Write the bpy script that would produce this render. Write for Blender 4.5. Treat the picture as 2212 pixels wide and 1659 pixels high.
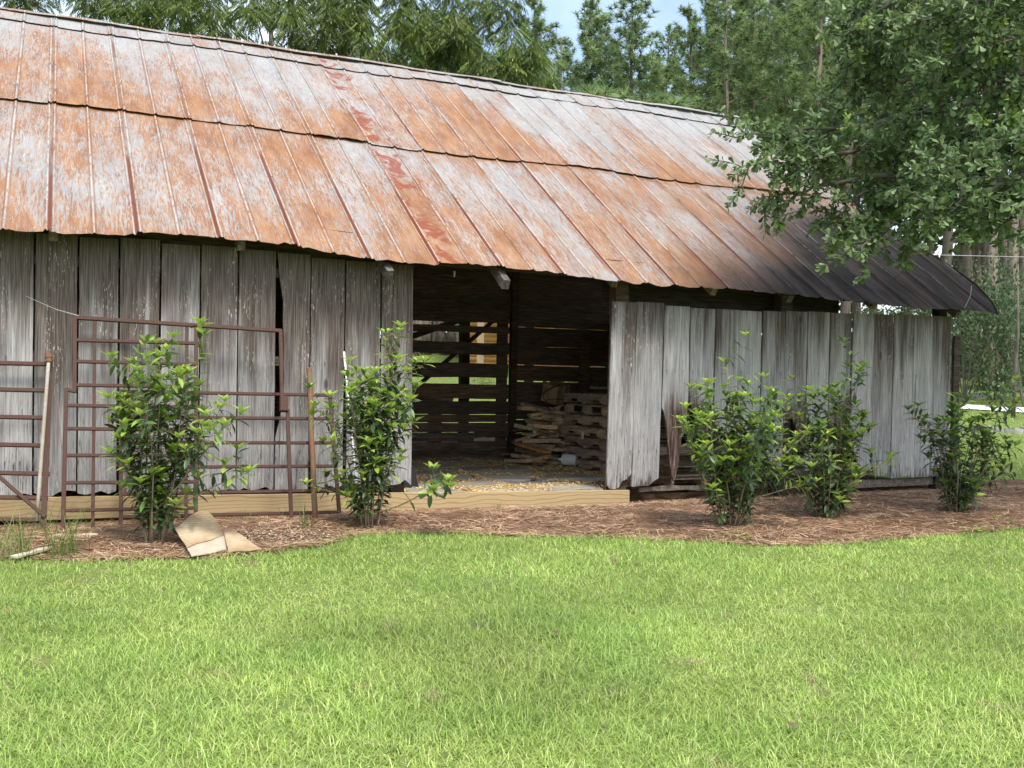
import bpy, math, random
import numpy as np
from mathutils import Matrix, Vector
random.seed(7); RNG = np.random.default_rng(7)
scene = bpy.context.scene
for o in list(bpy.data.objects): bpy.data.objects.remove(o)

# ------------------------------------------------------------------ camera
IMG_W, FOC, PCX, PCY = 2212.0, 2173.0, 1106.0, 829.5
ROLL, PITCH, EYE = math.radians(1.0), math.radians(-0.6), 1.42
FWD = np.array([0, math.cos(PITCH), math.sin(PITCH)])
R0 = np.array([1.0, 0, 0]); U0 = np.cross(R0, FWD)
RGT = math.cos(ROLL) * R0 + math.sin(ROLL) * U0
UPV = math.cos(ROLL) * U0 - math.sin(ROLL) * R0
CAM = np.array([0, 0, EYE])
cam_data = bpy.data.cameras.new('camera'); cam = bpy.data.objects.new('camera', cam_data)
scene.collection.objects.link(cam)
cam_data.sensor_width = 36.0; cam_data.lens = FOC / IMG_W * 36.0
cam_data.clip_start = 0.05; cam_data.clip_end = 2000
cam.matrix_world = Matrix(((RGT[0], UPV[0], -FWD[0], 0), (RGT[1], UPV[1], -FWD[1], 0),
                           (RGT[2], UPV[2], -FWD[2], EYE), (0, 0, 0, 1)))
scene.camera = cam

# ------------------------------------------------------------------ sky, sun, exposure
SUN_EL, SUN_AZ = math.radians(62), math.radians(150)     # azimuth clockwise from +Y
world = bpy.data.worlds.new('World'); scene.world = world; world.use_nodes = True
wt = world.node_tree; wt.nodes.clear()
w_out = wt.nodes.new('ShaderNodeOutputWorld'); w_bg = wt.nodes.new('ShaderNodeBackground')
w_sky = wt.nodes.new('ShaderNodeTexSky'); w_sky.sky_type = 'NISHITA'; w_sky.sun_disc = False
w_sky.sun_elevation = SUN_EL; w_sky.sun_rotation = SUN_AZ; w_sky.dust_density = 3.0; w_sky.air_density = 1.0; w_sky.ozone_density = 0.6
w_tc = wt.nodes.new('ShaderNodeTexCoord'); w_n = wt.nodes.new('ShaderNodeTexNoise')
w_n.inputs['Scale'].default_value = 2.6; w_n.inputs['Detail'].default_value = 6
w_r = wt.nodes.new('ShaderNodeValToRGB'); w_r.color_ramp.elements[0].position = .40; w_r.color_ramp.elements[1].position = .70
w_m = wt.nodes.new('ShaderNodeMix'); w_m.data_type = 'RGBA'; w_m.inputs['B'].default_value = (4.6, 5.0, 5.2, 1)
wt.links.new(w_tc.outputs['Generated'], w_n.inputs['Vector']); wt.links.new(w_n.outputs['Fac'], w_r.inputs['Fac'])
wt.links.new(w_r.outputs['Color'], w_m.inputs['Factor']); wt.links.new(w_sky.outputs['Color'], w_m.inputs['A'])
wt.links.new(w_m.outputs['Result'], w_bg.inputs['Color']); wt.links.new(w_bg.outputs['Background'], w_out.inputs['Surface'])
w_bg.inputs['Strength'].default_value = 0.145
sun_d = bpy.data.lights.new('sun', 'SUN'); sun_d.energy = 1.5; sun_d.angle = math.radians(11); sun_d.color = (1, .96, .9)
sun = bpy.data.objects.new('sun', sun_d); scene.collection.objects.link(sun)
_sd = Vector((math.sin(SUN_AZ) * math.cos(SUN_EL), math.cos(SUN_AZ) * math.cos(SUN_EL), math.sin(SUN_EL)))
sun.rotation_euler = (-_sd).to_track_quat('-Z', 'Y').to_euler()
vs = scene.view_settings; vs.view_transform = 'Standard'; vs.look = 'None'; vs.gamma = 1; vs.use_curve_mapping = False
vs.exposure = 1.22

# ------------------------------------------------------------------ place frame: the barn's own axes
TH = math.radians(24.56)
UD = np.array([math.cos(TH), math.sin(TH), 0]); VD = np.array([-math.sin(TH), math.cos(TH), 0])
W0 = np.array([-4.06812614, 9.0, 0.0])
def ray(x, y): return FWD + RGT * ((x - PCX) / FOC) - UPV * ((y - PCY) / FOC)
def Bw(u, v, z): return W0 + UD * u + VD * v + np.array([0, 0, z])
def uv_of(p): q = np.asarray(p) - W0; return q @ UD, q @ VD
def on_v(x, y, v):                    # photo point on the vertical plane at barn depth v -> (u, v, z)
    d = ray(x, y); t = ((W0 - CAM) @ VD + v) / (d @ VD); q = CAM + d * t - W0
    return np.array([q @ UD, v, q[2]])
def on_plane(x, y, p0, n):            # both in barn axes
    d = ray(x, y); dl = np.array([d @ UD, d @ VD, d[2]]); c = CAM - W0; cl = np.array([c @ UD, c @ VD, c[2]])
    t = (np.dot(n, p0) - np.dot(n, cl)) / np.dot(n, dl); return cl + dl * t
def at_y(x, y, Y):                    # photo point at world depth Y
    d = ray(x, y); return CAM + d * (Y / d[1])
def on_z(x, y, z=0.02):
    d = ray(x, y); return CAM + d * ((z - EYE) / d[2])
def sstep(a, b, x): t = np.clip((np.asarray(x, float) - a) / (b - a), 0, 1); return t * t * (3 - 2 * t)
EDGE_U = np.array([-3.5, -0.67, -0.37, .24, .94, 1.46, 1.97, 2.3, 2.88, 3.64, 4.36, 4.88, 5.24, 5.77, 6.58, 7.31, 8.6, 10.5, 13.5])
EDGE_V = np.array([-1.6, -1.62, -1.63, -1.94, -2.08, -2.06, -1.9, -1.52, -1.53, -1.83, -2.2, -2.51, -3.0, -3.25, -3.21, -3.04, -3.1, -2.6, -1.2])
def ground_z(x, y):
    x = np.asarray(x, float); y = np.asarray(y, float)
    u = (x - W0[0]) * UD[0] + (y - W0[1]) * UD[1]; v = (x - W0[0]) * VD[0] + (y - W0[1]) * VD[1]
    s = sstep(11.3, 14.5, u); v0 = 10.5 * (1 - s) + 0.8 * s
    r = 0.066 * np.maximum(0, v - v0); r = np.where(r > 2.6, 2.6 + (r - 2.6) * .15, r)
    e = np.interp(u, EDGE_U, EDGE_V)
    bed = .05 * sstep(0, .7, v - e) * (1 - sstep(-.85, -.2, v)) * (1 - sstep(11, 13, u)) - .055 * sstep(2.2, 6, u) * (1 - sstep(11, 12.5, u)) * sstep(-.9, -.15, v) * (1 - sstep(.1, .6, v))
    return r + bed + .012 * np.sin(x * 1.7 + .6) * np.sin(y * 1.3) * (1 - sstep(-1.2, -.6, v))

# ------------------------------------------------------------------ object helpers
def link(o, parent=None):
    scene.collection.objects.link(o)
    if parent is not None: o.parent = parent
    return o
def tag(o, label=None, cat=None, group=None, kind=None):
    if label: o['label'] = label
    if cat: o['category'] = cat
    if group: o['group'] = group
    if kind: o['kind'] = kind
    return o
def empty(name, loc=(0, 0, 0), rz=0.0):
    o = bpy.data.objects.new(name, None); o.empty_display_size = .2; o.location = loc; o.rotation_euler = (0, 0, rz)
    return link(o)
def np_mesh(name, V, faces_by_n, mats, smooth=False, col=None, midx=None):
    """faces_by_n: list of (k,n) int arrays"""
    me = bpy.data.meshes.new(name); V = np.asarray(V, np.float32)
    me.vertices.add(len(V)); me.vertices.foreach_set('co', V.ravel())
    tot = []; li = []
    for F in faces_by_n:
        F = np.asarray(F, np.int32)
        if len(F): tot.append(np.full(len(F), F.shape[1], np.int32)); li.append(F.ravel())
    tot = np.concatenate(tot); li = np.concatenate(li)
    me.loops.add(len(li)); me.loops.foreach_set('vertex_index', li)
    me.polygons.add(len(tot)); st = np.zeros(len(tot), np.int32); st[1:] = np.cumsum(tot)[:-1]
    me.polygons.foreach_set('loop_start', st); me.polygons.foreach_set('loop_total', tot)
    if smooth: me.polygons.foreach_set('use_smooth', np.ones(len(tot), bool))
    if midx is not None: me.polygons.foreach_set('material_index', np.asarray(midx, np.int32))
    if col is not None:
        a = me.color_attributes.new('tint', 'FLOAT_COLOR', 'POINT')
        c4 = np.ones((len(V), 4), np.float32); c4[:, :3] = col; a.data.foreach_set('color', c4.ravel())
    for m in (mats if isinstance(mats, (list, tuple)) else [mats]): me.materials.append(m)
    me.update(calc_edges=True); me.validate(); return me
class MB:
    def __init__(s): s.V = []; s.F = []; s.n = 0
    def add(s, V, F):
        V = np.asarray(V, float); s.V.append(V); s.F += [tuple(i + s.n for i in f) for f in F]; s.n += len(V); return s
    def hexa(s, P): return s.add(P, [(0, 3, 2, 1), (4, 5, 6, 7), (0, 1, 5, 4), (1, 2, 6, 5), (2, 3, 7, 6), (3, 0, 4, 7)])
    def box(s, lo, hi):
        (a, b, c), (d, e, f) = lo, hi
        return s.hexa([(a, b, c), (d, b, c), (d, e, c), (a, e, c), (a, b, f), (d, b, f), (d, e, f), (a, e, f)])
    def beam(s, p, q, w, h, up=(0, 0, 1), jit=0.0, seg=1):
        """rectangular bar p->q; w across, h along 'up'"""
        p = np.array(p, float); q = np.array(q, float); d = q - p; d /= np.linalg.norm(d); up = np.array(up, float)
        if abs(d @ up) > .95: up = np.array([0, 1., 0]) if abs(d[1]) < .9 else np.array([1., 0, 0])
        sx = np.cross(d, up); sx /= np.linalg.norm(sx); uy = np.cross(sx, d)
        V = []
        for k in range(seg + 1):
            c = p + (q - p) * (k / seg) + (RNG.normal(0, jit, 3) if jit else 0)
            for a, b in ((-1, -1), (1, -1), (1, 1), (-1, 1)):
                V.append(c + sx * a * w / 2 + uy * b * h / 2 + (RNG.normal(0, jit * .5, 3) if jit else 0))
        F = [(3, 2, 1, 0), tuple(4 * seg + i for i in range(4))]
        for k in range(seg):
            for i in range(4): j = (i + 1) % 4; F.append((4 * k + i, 4 * k + j, 4 * k + 4 + j, 4 * k + 4 + i))
        return s.add(V, F)
    def tube(s, pts, rad, n=8, cap=True):
        pts = np.asarray(pts, float); m = len(pts); rad = np.full(m, rad) if np.isscalar(rad) else np.asarray(rad)
        T = np.gradient(pts, axis=0); T /= np.linalg.norm(T, axis=1)[:, None] + 1e-9
        ref = np.array([0, 0, 1.]) if abs(T[0][2]) < .8 else np.array([1., 0, 0]); V = []
        for i in range(m):
            a = np.cross(T[i], ref); a /= np.linalg.norm(a) + 1e-9; b = np.cross(T[i], a); ref = ref if abs(T[i] @ ref) < .95 else b
            for k in range(n):
                t = 2 * math.pi * k / n; V.append(pts[i] + rad[i] * (a * math.cos(t) + b * math.sin(t)))
        F = [(i * n + k, i * n + (k + 1) % n, (i + 1) * n + (k + 1) % n, (i + 1) * n + k) for i in range(m - 1) for k in range(n)]
        if cap: F += [tuple(range(n))[::-1], tuple((m - 1) * n + k for k in range(n))]
        return s.add(V, F)
    def mesh(s, name, mat, smooth=False):
        me = bpy.data.meshes.new(name); me.from_pydata(np.concatenate(s.V).tolist(), [], s.F); me.materials.append(mat)
        if smooth: me.polygons.foreach_set('use_smooth', [True] * len(me.polygons))
        me.update(); return me
    def build(s, name, mat, parent=None, smooth=False, bevel=0.0):
        o = bpy.data.objects.new(name, s.mesh(name, mat, smooth)); link(o, parent)
        if bevel:
            b = o.modifiers.new('bevel', 'BEVEL'); b.width = bevel; b.segments = 1
        return o

# ------------------------------------------------------------------ material helpers
class NT:
    def __init__(s, name):
        s.m = bpy.data.materials.new(name); s.m.use_nodes = True; s.t = s.m.node_tree; s.t.nodes.clear()
        s.out = s.t.nodes.new('ShaderNodeOutputMaterial')
    def n(s, t, **kw):
        nd = s.t.nodes.new('ShaderNode' + t)
        for k, v in kw.items():
            if hasattr(nd, k) and k not in ('Scale',): setattr(nd, k, v)
        return nd
    def L(s, a, b): s.t.links.new(a, b)
    def setin(s, sock, v):
        if isinstance(v, bpy.types.NodeSocket): s.L(v, sock)
        elif isinstance(v, (tuple, list)) and len(v) == 3 and sock.type == 'RGBA': sock.default_value = (*v, 1)
        else: sock.default_value = v
    def obj(s): return s.n('TexCoord').outputs['Object']
    def pos(s): return s.n('NewGeometry').outputs['Position']
    def rnd(s): return s.n('ObjectInfo').outputs['Random']
    def sep(s, v): nd = s.n('SeparateXYZ'); s.L(v, nd.inputs[0]); return nd.outputs
    def comb(s, x, y, z):
        nd = s.n('CombineXYZ')
        for i, a in enumerate((x, y, z)): s.setin(nd.inputs[i], a)
        return nd.outputs[0]
    def mapv(s, v, scale=(1, 1, 1), loc=(0, 0, 0), rot=(0, 0, 0)):
        nd = s.n('Mapping'); s.L(v, nd.inputs['Vector']); nd.inputs['Scale'].default_value = scale
        s.setin(nd.inputs['Location'], loc); nd.inputs['Rotation'].default_value = rot; return nd.outputs[0]
    def noise(s, v, scale, detail=4, rough=.55, dist=0.0, out='Fac'):
        nd = s.n('TexNoise'); s.L(v, nd.inputs['Vector']); nd.inputs['Scale'].default_value = scale
        nd.inputs['Detail'].default_value = detail; nd.inputs['Roughness'].default_value = rough; nd.inputs['Distortion'].default_value = dist
        return nd.outputs[out]
    def voro(s, v, scale, feat='F1', out='Distance'):
        nd = s.n('TexVoronoi'); nd.feature = feat; s.L(v, nd.inputs['Vector']); nd.inputs['Scale'].default_value = scale; return nd.outputs[out]
    def math(s, op, a, b=0.0, clamp=False):
        nd = s.n('Math'); nd.operation = op; nd.use_clamp = clamp; s.setin(nd.inputs[0], a); s.setin(nd.inputs[1], b); return nd.outputs[0]
    def ss(s, v, a, b):          # smooth step of v between a and b
        nd = s.n('MapRange'); nd.interpolation_type = 'SMOOTHSTEP'; s.setin(nd.inputs['Value'], v)
        s.setin(nd.inputs['From Min'], a); s.setin(nd.inputs['From Max'], b); return nd.outputs[0]
    def ramp(s, f, stops):
        nd = s.n('ValToRGB'); s.L(f, nd.inputs[0]); e = nd.color_ramp.elements
        while len(e) < len(stops): e.new(.5)
        for k, (p, c) in enumerate(stops): e[k].position = p; e[k].color = (*c, 1) if len(c) == 3 else c
        return nd.outputs[0]
    def mix(s, f, a, b, mode='MIX'):
        nd = s.n('Mix'); nd.data_type = 'RGBA'; nd.blend_type = mode; nd.clamp_factor = True
        s.setin(nd.inputs['Factor'], f); s.setin(nd.inputs['A'], a); s.setin(nd.inputs['B'], b); return nd.outputs['Result']
    def bump(s, h, strength=.4, dist=.01):
        nd = s.n('Bump'); s.L(h, nd.inputs['Height']); nd.inputs['Strength'].default_value = strength; nd.inputs['Distance'].default_value = dist
        return nd.outputs[0]
    def hsv(s, c, val=None, sat=None, hue=None):
        nd = s.n('HueSaturation'); s.setin(nd.inputs['Color'], c)
        if val is not None: s.setin(nd.inputs['Value'], val)
        if sat is not None: s.setin(nd.inputs['Saturation'], sat)
        if hue is not None: s.setin(nd.inputs['Hue'], hue)
        return nd.outputs[0]
    def fin(s, col, rough=.8, metal=0.0, normal=None, spec=.4, trans=None):
        b = s.n('BsdfPrincipled'); s.setin(b.inputs['Base Color'], col); s.setin(b.inputs['Roughness'], rough); s.setin(b.inputs['Metallic'], metal)
        b.inputs['Specular IOR Level'].default_value = spec
        if normal is not None: s.L(normal, b.inputs['Normal'])
        sh = b.outputs[0]
        if trans:
            t = s.n('BsdfTranslucent'); s.setin(t.inputs['Color'], trans[1]); mx = s.n('MixShader'); mx.inputs[0].default_value = trans[0]
            s.L(sh, mx.inputs[1]); s.L(t.outputs[0], mx.inputs[2]); sh = mx.outputs[0]
        s.L(sh, s.out.inputs['Surface']); return s.m

def mat_boards(name='weathered_board', rotz=False):
    k = NT(name); P = k.obj(); R = k.rnd()
    off = k.comb(k.math('MULTIPLY', R, 31.7), 0.0, k.math('MULTIPLY', R, 57.3))
    ad = k.n('VectorMath'); ad.operation = 'ADD'; k.L(P, ad.inputs[0]); k.L(off, ad.inputs[1]); Q = ad.outputs[0]
    z = k.sep(P)[2]
    grain = k.noise(k.mapv(Q, (110, 20, 2.6)), 1.0, 5, .66, .5)
    fine = k.noise(k.mapv(Q, (120, 60, 8)), 1.0, 3, .6)
    cloud = k.noise(k.mapv(Q, (5, 3, 1.3)), 1.0, 3)
    base = k.ramp(grain, [(.28, (.09, .085, .082)), (.40, (.245, .238, .234)), (.52, (.335, .328, .322)), (.66, (.44, .43, .42))])
    base = k.hsv(base, val=k.math('ADD', k.math('MULTIPLY', R, .30), k.math('ADD', k.math('MULTIPLY', cloud, .95), .48)))
    # tannin-brown staining running down from the top, different on every board
    st = k.noise(k.mapv(Q, (6.5, 4, .42)), 1.0, 5, .58, .3)
    lim = k.math('ADD', k.math('MULTIPLY', R, .6), 2.28)
    lim = k.math('ADD', lim, k.math('MULTIPLY', k.ss(k.sep(P)[0], 5.2, 6.2), .42))
    topm = k.ss(k.math('ADD', z, k.math('MULTIPLY', st, 3.6)), lim, k.math('ADD', lim, 1.3))
    stc = k.ramp(grain, [(.30, (.022, .015, .011)), (.46, (.065, .046, .035)), (.62, (.155, .122, .098))])
    c = k.mix(k.math('MULTIPLY', topm, .9), base, stc)
    run = k.ss(k.noise(k.mapv(Q, (8, 5, .45), (4, 0, 9)), 1.0, 4, .5), .60, .72)
    c = k.mix(k.math('MULTIPLY', run, k.math('MULTIPLY', k.ss(z, .7, 2.0), .75)), c, (.045, .030, .024))
    fl = k.ss(k.noise(k.mapv(Q, (110, 40, 20), (2, 0, 3)), 1.0, 2, .5), .62, .69)
    fla = k.ss(k.noise(k.mapv(Q, (5, 2, 1.6), (7, 0, 1)), 1.0, 2), .47, .66)
    c = k.mix(k.math('MULTIPLY', k.math('MULTIPLY', fl, fla), .85), c, (.60, .55, .46))
    ck = k.ss(fine, .57, .68); c = k.mix(k.math('MULTIPLY', ck, k.ss(z, 1.7, .3)), c, (.06, .055, .055))
    rot = k.ss(k.math('SUBTRACT', k.noise(k.mapv(Q, (22, 9, 3.5)), 1.0, 4), k.math('MULTIPLY', z, 1.1)), .18, .42)
    c = k.mix(k.math('MULTIPLY', rot, .8), c, (.055, .042, .036))
    gr = k.ss(k.math('ADD', z, k.math('MULTIPLY', st, .6)), 2.62, 2.95); c = k.mix(k.math('MULTIPLY', gr, .35), c, (.06, .07, .03))
    un = k.sep(P)[0]; nd_ = k.math('ABSOLUTE', k.math('SUBTRACT', k.math('FRACT', k.math('MULTIPLY', un, 8.47)), .5)); nm = k.math('MULTIPLY', k.ss(nd_, .075, .04), k.math('MULTIPLY', k.ss(k.noise(k.mapv(Q, (9, 3, 1)), 1.0, 1), .46, .56), .75))
    for zn in (.56, 1.49):
        dzn = k.math('SUBTRACT', zn + .012, z); c = k.mix(k.math('MULTIPLY', nm, k.math('MULTIPLY', k.ss(dzn, 0.0, .006), k.ss(dzn, k.math('MULTIPLY', st, .16), .012))), c, (.05, .04, .036))
    sp = k.ss(k.noise(k.mapv(Q, (34, 10, .5), (11, 0, 5)), 1.0, 2, .5), .70, .74); c = k.mix(k.math('MULTIPLY', sp, .8), c, (.03, .027, .025))
    kn = k.voro(k.mapv(Q, (2.9, 1, 1.1)), 1.0); knm = k.ss(kn, .085, .05); c = k.mix(k.math('MULTIPLY', knm, .8), c, (.045, .04, .038))
    h = k.math('ADD', grain, k.math('MULTIPLY', fine, .5))
    if rotz:
        g2 = k.noise(k.mapv(Q, (60, 30, 4)), 1, 5, .65, .5); rc = k.ramp(g2, [(.34, (.02, .013, .011)), (.48, (.085, .05, .038)), (.58, (.18, .125, .10)), (.7, (.36, .33, .30))])
        c = k.mix(k.ss(k.math('ADD', z, k.math('MULTIPLY', k.noise(k.mapv(Q, (8, 4, 1.2)), 1, 3), 1.5)), 2.1, 1.6), c, rc)
    return k.fin(c, .88, normal=k.bump(h, .7, .008), spec=.25)
def mat_rotten():
    k = NT('rotten_wood'); P = k.obj(); g = k.noise(k.mapv(P, (70, 30, 5)), 1, 5, .65, .5)
    c = k.ramp(g, [(.3, (.025, .015, .012)), (.5, (.10, .05, .035)), (.68, (.20, .12, .09)), (.85, (.33, .28, .24))])
    return k.fin(c, .95, normal=k.bump(g, .8, .012), spec=.15)
def mat_oldwood(name, stops, sc=(4, 40, 40), off=0.0):
    k = NT(name); P = k.obj(); R = k.rnd(); ad = k.n('VectorMath'); ad.operation = 'ADD'; k.L(P, ad.inputs[0])
    k.L(k.comb(k.math('MULTIPLY', R, 17.0), k.math('MULTIPLY', R, 29.0), off), ad.inputs[1])
    g = k.noise(k.mapv(ad.outputs[0], sc), 1, 5, .62, .5); c = k.ramp(g, stops)
    c = k.hsv(c, val=k.math('ADD', k.math('MULTIPLY', R, .6), .7), sat=k.math('ADD', k.math('MULTIPLY', R, .4), .8))
    return k.fin(c, .9, normal=k.bump(g, .5, .006), spec=.2)
def mat_newpine():
    k = NT('new_pine_timber'); P = k.obj()
    d = k.noise(k.mapv(P, (1.1, 3, 3)), 1, 3, .5, out='Color')
    ad = k.n('VectorMath'); ad.operation = 'MULTIPLY_ADD'; k.L(d, ad.inputs[0]); ad.inputs[1].default_value = (.0, .0, .22); k.L(P, ad.inputs[2])
    w = k.n('TexWave'); w.wave_type = 'BANDS'; w.bands_direction = 'Z'; k.L(ad.outputs[0], w.inputs['Vector']); w.inputs['Scale'].default_value = 7; w.inputs['Distortion'].default_value = 1.2; w.inputs['Detail'].default_value = 2; w.inputs['Detail Scale'].default_value = .6
    g = k.noise(k.mapv(P, (3, 60, 90)), 1, 3)
    c = k.ramp(w.outputs['Fac'], [(.0, (.32, .21, .095)), (.12, (.43, .315, .16)), (.6, (.50, .39, .22)), (1, (.47, .355, .19))])
    c = k.mix(k.math('MULTIPLY', g, .35), c, (.36, .26, .13))
    kn = k.voro(k.mapv(P, (1.15, 1, 5.0), (.4, 0, .3)), 1.0); c = k.mix(k.ss(kn, .12, .06), c, (.16, .085, .04))
    dirt = k.ss(k.math('SUBTRACT', k.noise(P, 3, 4), k.math('MULTIPLY', k.sep(P)[0], .06)), .45, .62)
    c = k.mix(k.math('MULTIPLY', dirt, .5), c, (.22, .15, .07))
    return k.fin(c, .75, normal=k.bump(g, .2, .003), spec=.3)
def mat_roof(name='rusted_galvanised_sheet', cap=0.0):
    k = NT(name); P = k.obj(); R = k.rnd(); X = k.sep(P); u, v = X[0], X[1]
    sh = k.math('MULTIPLY', R, 43.0)
    Q = k.comb(u, v, sh)
    st = k.noise(k.mapv(Q, (34, 4.2, 1)), 1.0, 4, .66, 1.6)          # short strokes along the slope
    st2 = k.noise(k.mapv(Q, (75, 13, 1), (3, 1, 0)), 1.0, 3, .6, 1.2)
    big = k.noise(k.mapv(Q, (1.9, .75, .6)), 1.0, 5, .62)
    glob = k.noise(k.mapv(P, (.42, .42, 0)), 1.0, 3, .5)
    # rust grows towards the foot of each sheet
    foot = k.math('MAXIMUM', k.math('MULTIPLY', k.ss(v, 1.5, -.3), .05), k.math('MULTIPLY', k.math('MULTIPLY', k.ss(v, 3.7, 2.32), k.ss(v, 2.24, 2.27)), .12))
    def cen(a_, w_): return k.math('MULTIPLY', k.math('SUBTRACT', a_, .5), w_)
    x = k.math('ADD', k.math('ADD', cen(st, 1.1), cen(st2, 1.1)), k.math('ADD', cen(big, .95), cen(glob, .7)))
    x = k.math('ADD', k.math('ADD', x, foot), k.math('ADD', cen(R, .10), cap))
    x = k.math('SUBTRACT', x, k.math('ADD', k.math('MULTIPLY', k.ss(v, 3.4, 5.1), .17), k.math('MULTIPLY', k.math('MULTIPLY', k.ss(u, 4.5, 9.5), k.ss(v, 1.8, 3.0)), .14)))
    rust = k.ss(x, -.22, .14)
    zinc = k.mix(k.noise(k.mapv(Q, (3, 1.3, 1), (9, 3, 0)), 1.0, 4), (.16, .168, .175), (.37, .37, .36))
    zinc = k.mix(k.math('MULTIPLY', k.ss(st2, .48, .62), .55), zinc, (.50, .485, .46))
    rc = k.ramp(k.noise(k.mapv(Q, (7, 2.4, 1), (1, 5, 0)), 1.0, 4), [(.3, (.18, .070, .022)), (.5, (.265, .118, .042)), (.72, (.34, .178, .078))])
    rc = k.mix(k.math('MULTIPLY', k.ss(st, .5, .64), .45), rc, (.19, .075, .034))
    c = k.mix(k.math('MULTIPLY', rust, .92), zinc, rc)
    c = k.mix(k.math('MULTIPLY', k.ss(st2, .56, .66), .14), c, (.52, .47, .42))
    # deep red-brown scabs, mostly on a couple of sheets
    sc = k.noise(k.mapv(Q, (3.2, 3.4, .01), (6, 2, 0)), 1.0, 6, .70, .6)
    sel = k.math('MULTIPLY', k.ss(u, 3.45, 3.50), k.ss(u, 3.98, 3.80))
    scm = k.math('ADD', k.math('MULTIPLY', k.ss(sc, .50, .56), sel), k.math('MULTIPLY', k.ss(sc, .70, .76), .8), True)
    c = k.mix(k.math('MULTIPLY', scm, .85), c, (.21, .052, .026))
    # ribs: rust red flanks, with highlights painted white along the crests
    ph = k.math('FRACT', k.math('DIVIDE', k.math('ADD', u, 0.077 + 7.1), .71))
    dd = k.math('ABSOLUTE', k.math('SUBTRACT', k.math('FRACT', k.math('ADD', ph, .5)), .5))
    rb = k.ss(dd, .034, .014); rbn = k.noise(k.mapv(P, (2.2, .55, 0)), 1.0, 4, .6)
    rb = k.math('MULTIPLY', rb, k.ss(k.math('ADD', rbn, k.math('MULTIPLY', k.ss(v, 2.3, .2), .22)), .50, .64))
    c = k.mix(k.math('MULTIPLY', rb, .9), c, (.16, .045, .022))
    d2 = k.math('ABSOLUTE', k.math('SUBTRACT', ph, .5))
    wl = k.math('MAXIMUM', k.ss(k.math('ABSOLUTE', k.math('SUBTRACT', dd, .038)), .012, .003), k.ss(d2, .013, .005))
    wl = k.math('MULTIPLY', wl, k.ss(k.noise(k.mapv(P, (4, 7, 0)), 1.0, 4, .7), .40, .50))
    c = k.mix(k.math('MULTIPLY', k.ss(k.math('ABSOLUTE', k.math('SUBTRACT', d2, .026)), .012, .003), .5), c, (.16, .065, .03))
    c = k.mix(k.math('MULTIPLY', wl, .45), c, (.60, .58, .55))
    # black mildew on the end of the roof that the oak drips on
    mn = k.noise(k.mapv(P, (.9, .6, 0), (2, 0, 0)), 1.0, 5, .6)
    mm = k.math('SUBTRACT', k.math('ADD', u, k.math('MULTIPLY', mn, 2.4)), k.math('MULTIPLY', v, 1.15))
    mil = k.math('MULTIPLY', k.ss(mm, 8.2, 9.6), k.ss(k.math('ADD', v, k.math('MULTIPLY', mn, 1.2)), 3.0, 2.0))
    mil = k.math('MULTIPLY', mil, k.math('ADD', k.math('MULTIPLY', k.noise(k.mapv(P, (6, .9, 0), (5, 0, 0)), 1.0, 5, .65), 1.5), .18), True)
    wash = k.math('MULTIPLY', k.ss(mm, 7.4, 8.8), k.ss(v, 2.2, 1.0))
    c = k.mix(k.math('MULTIPLY', wash, .65), c, (.10, .055, .04))
    mc = k.mix(k.noise(k.mapv(P, (16, 3, 0)), 1.0, 4), (.008, .008, .008), (.05, .044, .039))
    keep = k.math('SUBTRACT', 1.0, k.math('MULTIPLY', wl, k.math('MULTIPLY', k.ss(v, .2, 1.6), .5))); dull = mil
    c = k.mix(k.math('MULTIPLY', k.math('MULTIPLY', mil, .96), keep), c, mc)
    c = k.mix(k.math('MULTIPLY', k.math('MULTIPLY', mil, wl), k.math('ADD', k.math('MULTIPLY', k.ss(v, -.2, 1.4), .4), .15)), c, (.42, .40, .38))
    h = k.math('ADD', k.math('MULTIPLY', st, .5), k.math('MULTIPLY', rust, .3))
    return k.fin(c, k.math('MAXIMUM', k.math('ADD', k.math('MULTIPLY', rust, .2), .65), dull), 0.0, k.bump(h, .3, .004), spec=.22)
def mat_rust(name, a, b, c2):
    k = NT(name); P = k.pos(); n = k.noise(P, 60, 4, .6); n2 = k.noise(P, 6, 3)
    c = k.mix(k.ss(n2, .35, .65), k.ramp(n, [(.3, a), (.6, b)]), c2)
    return k.fin(c, .8, .1, k.bump(n, .4, .003), spec=.3)
def mat_plain(name, col, rough=.7, var=.25, sc=12, metal=0.0, spec=.4):
    k = NT(name); P = k.obj(); n = k.noise(P, sc, 4, .6)
    c = k.hsv(col, val=k.math('ADD', k.math('MULTIPLY', n, 2 * var), 1 - var))
    return k.fin(c, rough, metal, k.bump(n, .2, .004), spec=spec)
def mat_tint(name, rough=.6, trans=.3, tmul=1.25, spec=.3):
    k = NT(name); a = k.n('VertexColor'); a.layer_name = 'tint'; c = a.outputs['Color']
    return k.fin(c, rough, spec=spec, trans=(trans, k.hsv(c, val=tmul)) if trans else None)
def mat_leaf(name, col, col2, rough=.45, trans=.25, spec=.45):
    k = NT(name); R = k.rnd(); P = k.pos(); n = k.noise(P, 9, 2)
    f = k.math('ADD', k.math('MULTIPLY', R, .6), k.math('MULTIPLY', n, .5)); c = k.mix(f, col, col2)
    return k.fin(c, rough, spec=spec, trans=(trans, k.hsv(c, val=1.3)))
def mat_bark(name, a, b, c, sc=(9, 9, 2.2)):
    k = NT(name); P = k.obj(); vo = k.voro(k.mapv(P, sc), 1.0); n = k.noise(k.mapv(P, (20, 20, 6)), 1, 4)
    col = k.mix(k.ss(vo, .15, .6), k.ramp(n, [(.3, a), (.7, b)]), c)
    return k.fin(col, .95, normal=k.bump(vo, .6, .03), spec=.15)
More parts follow.
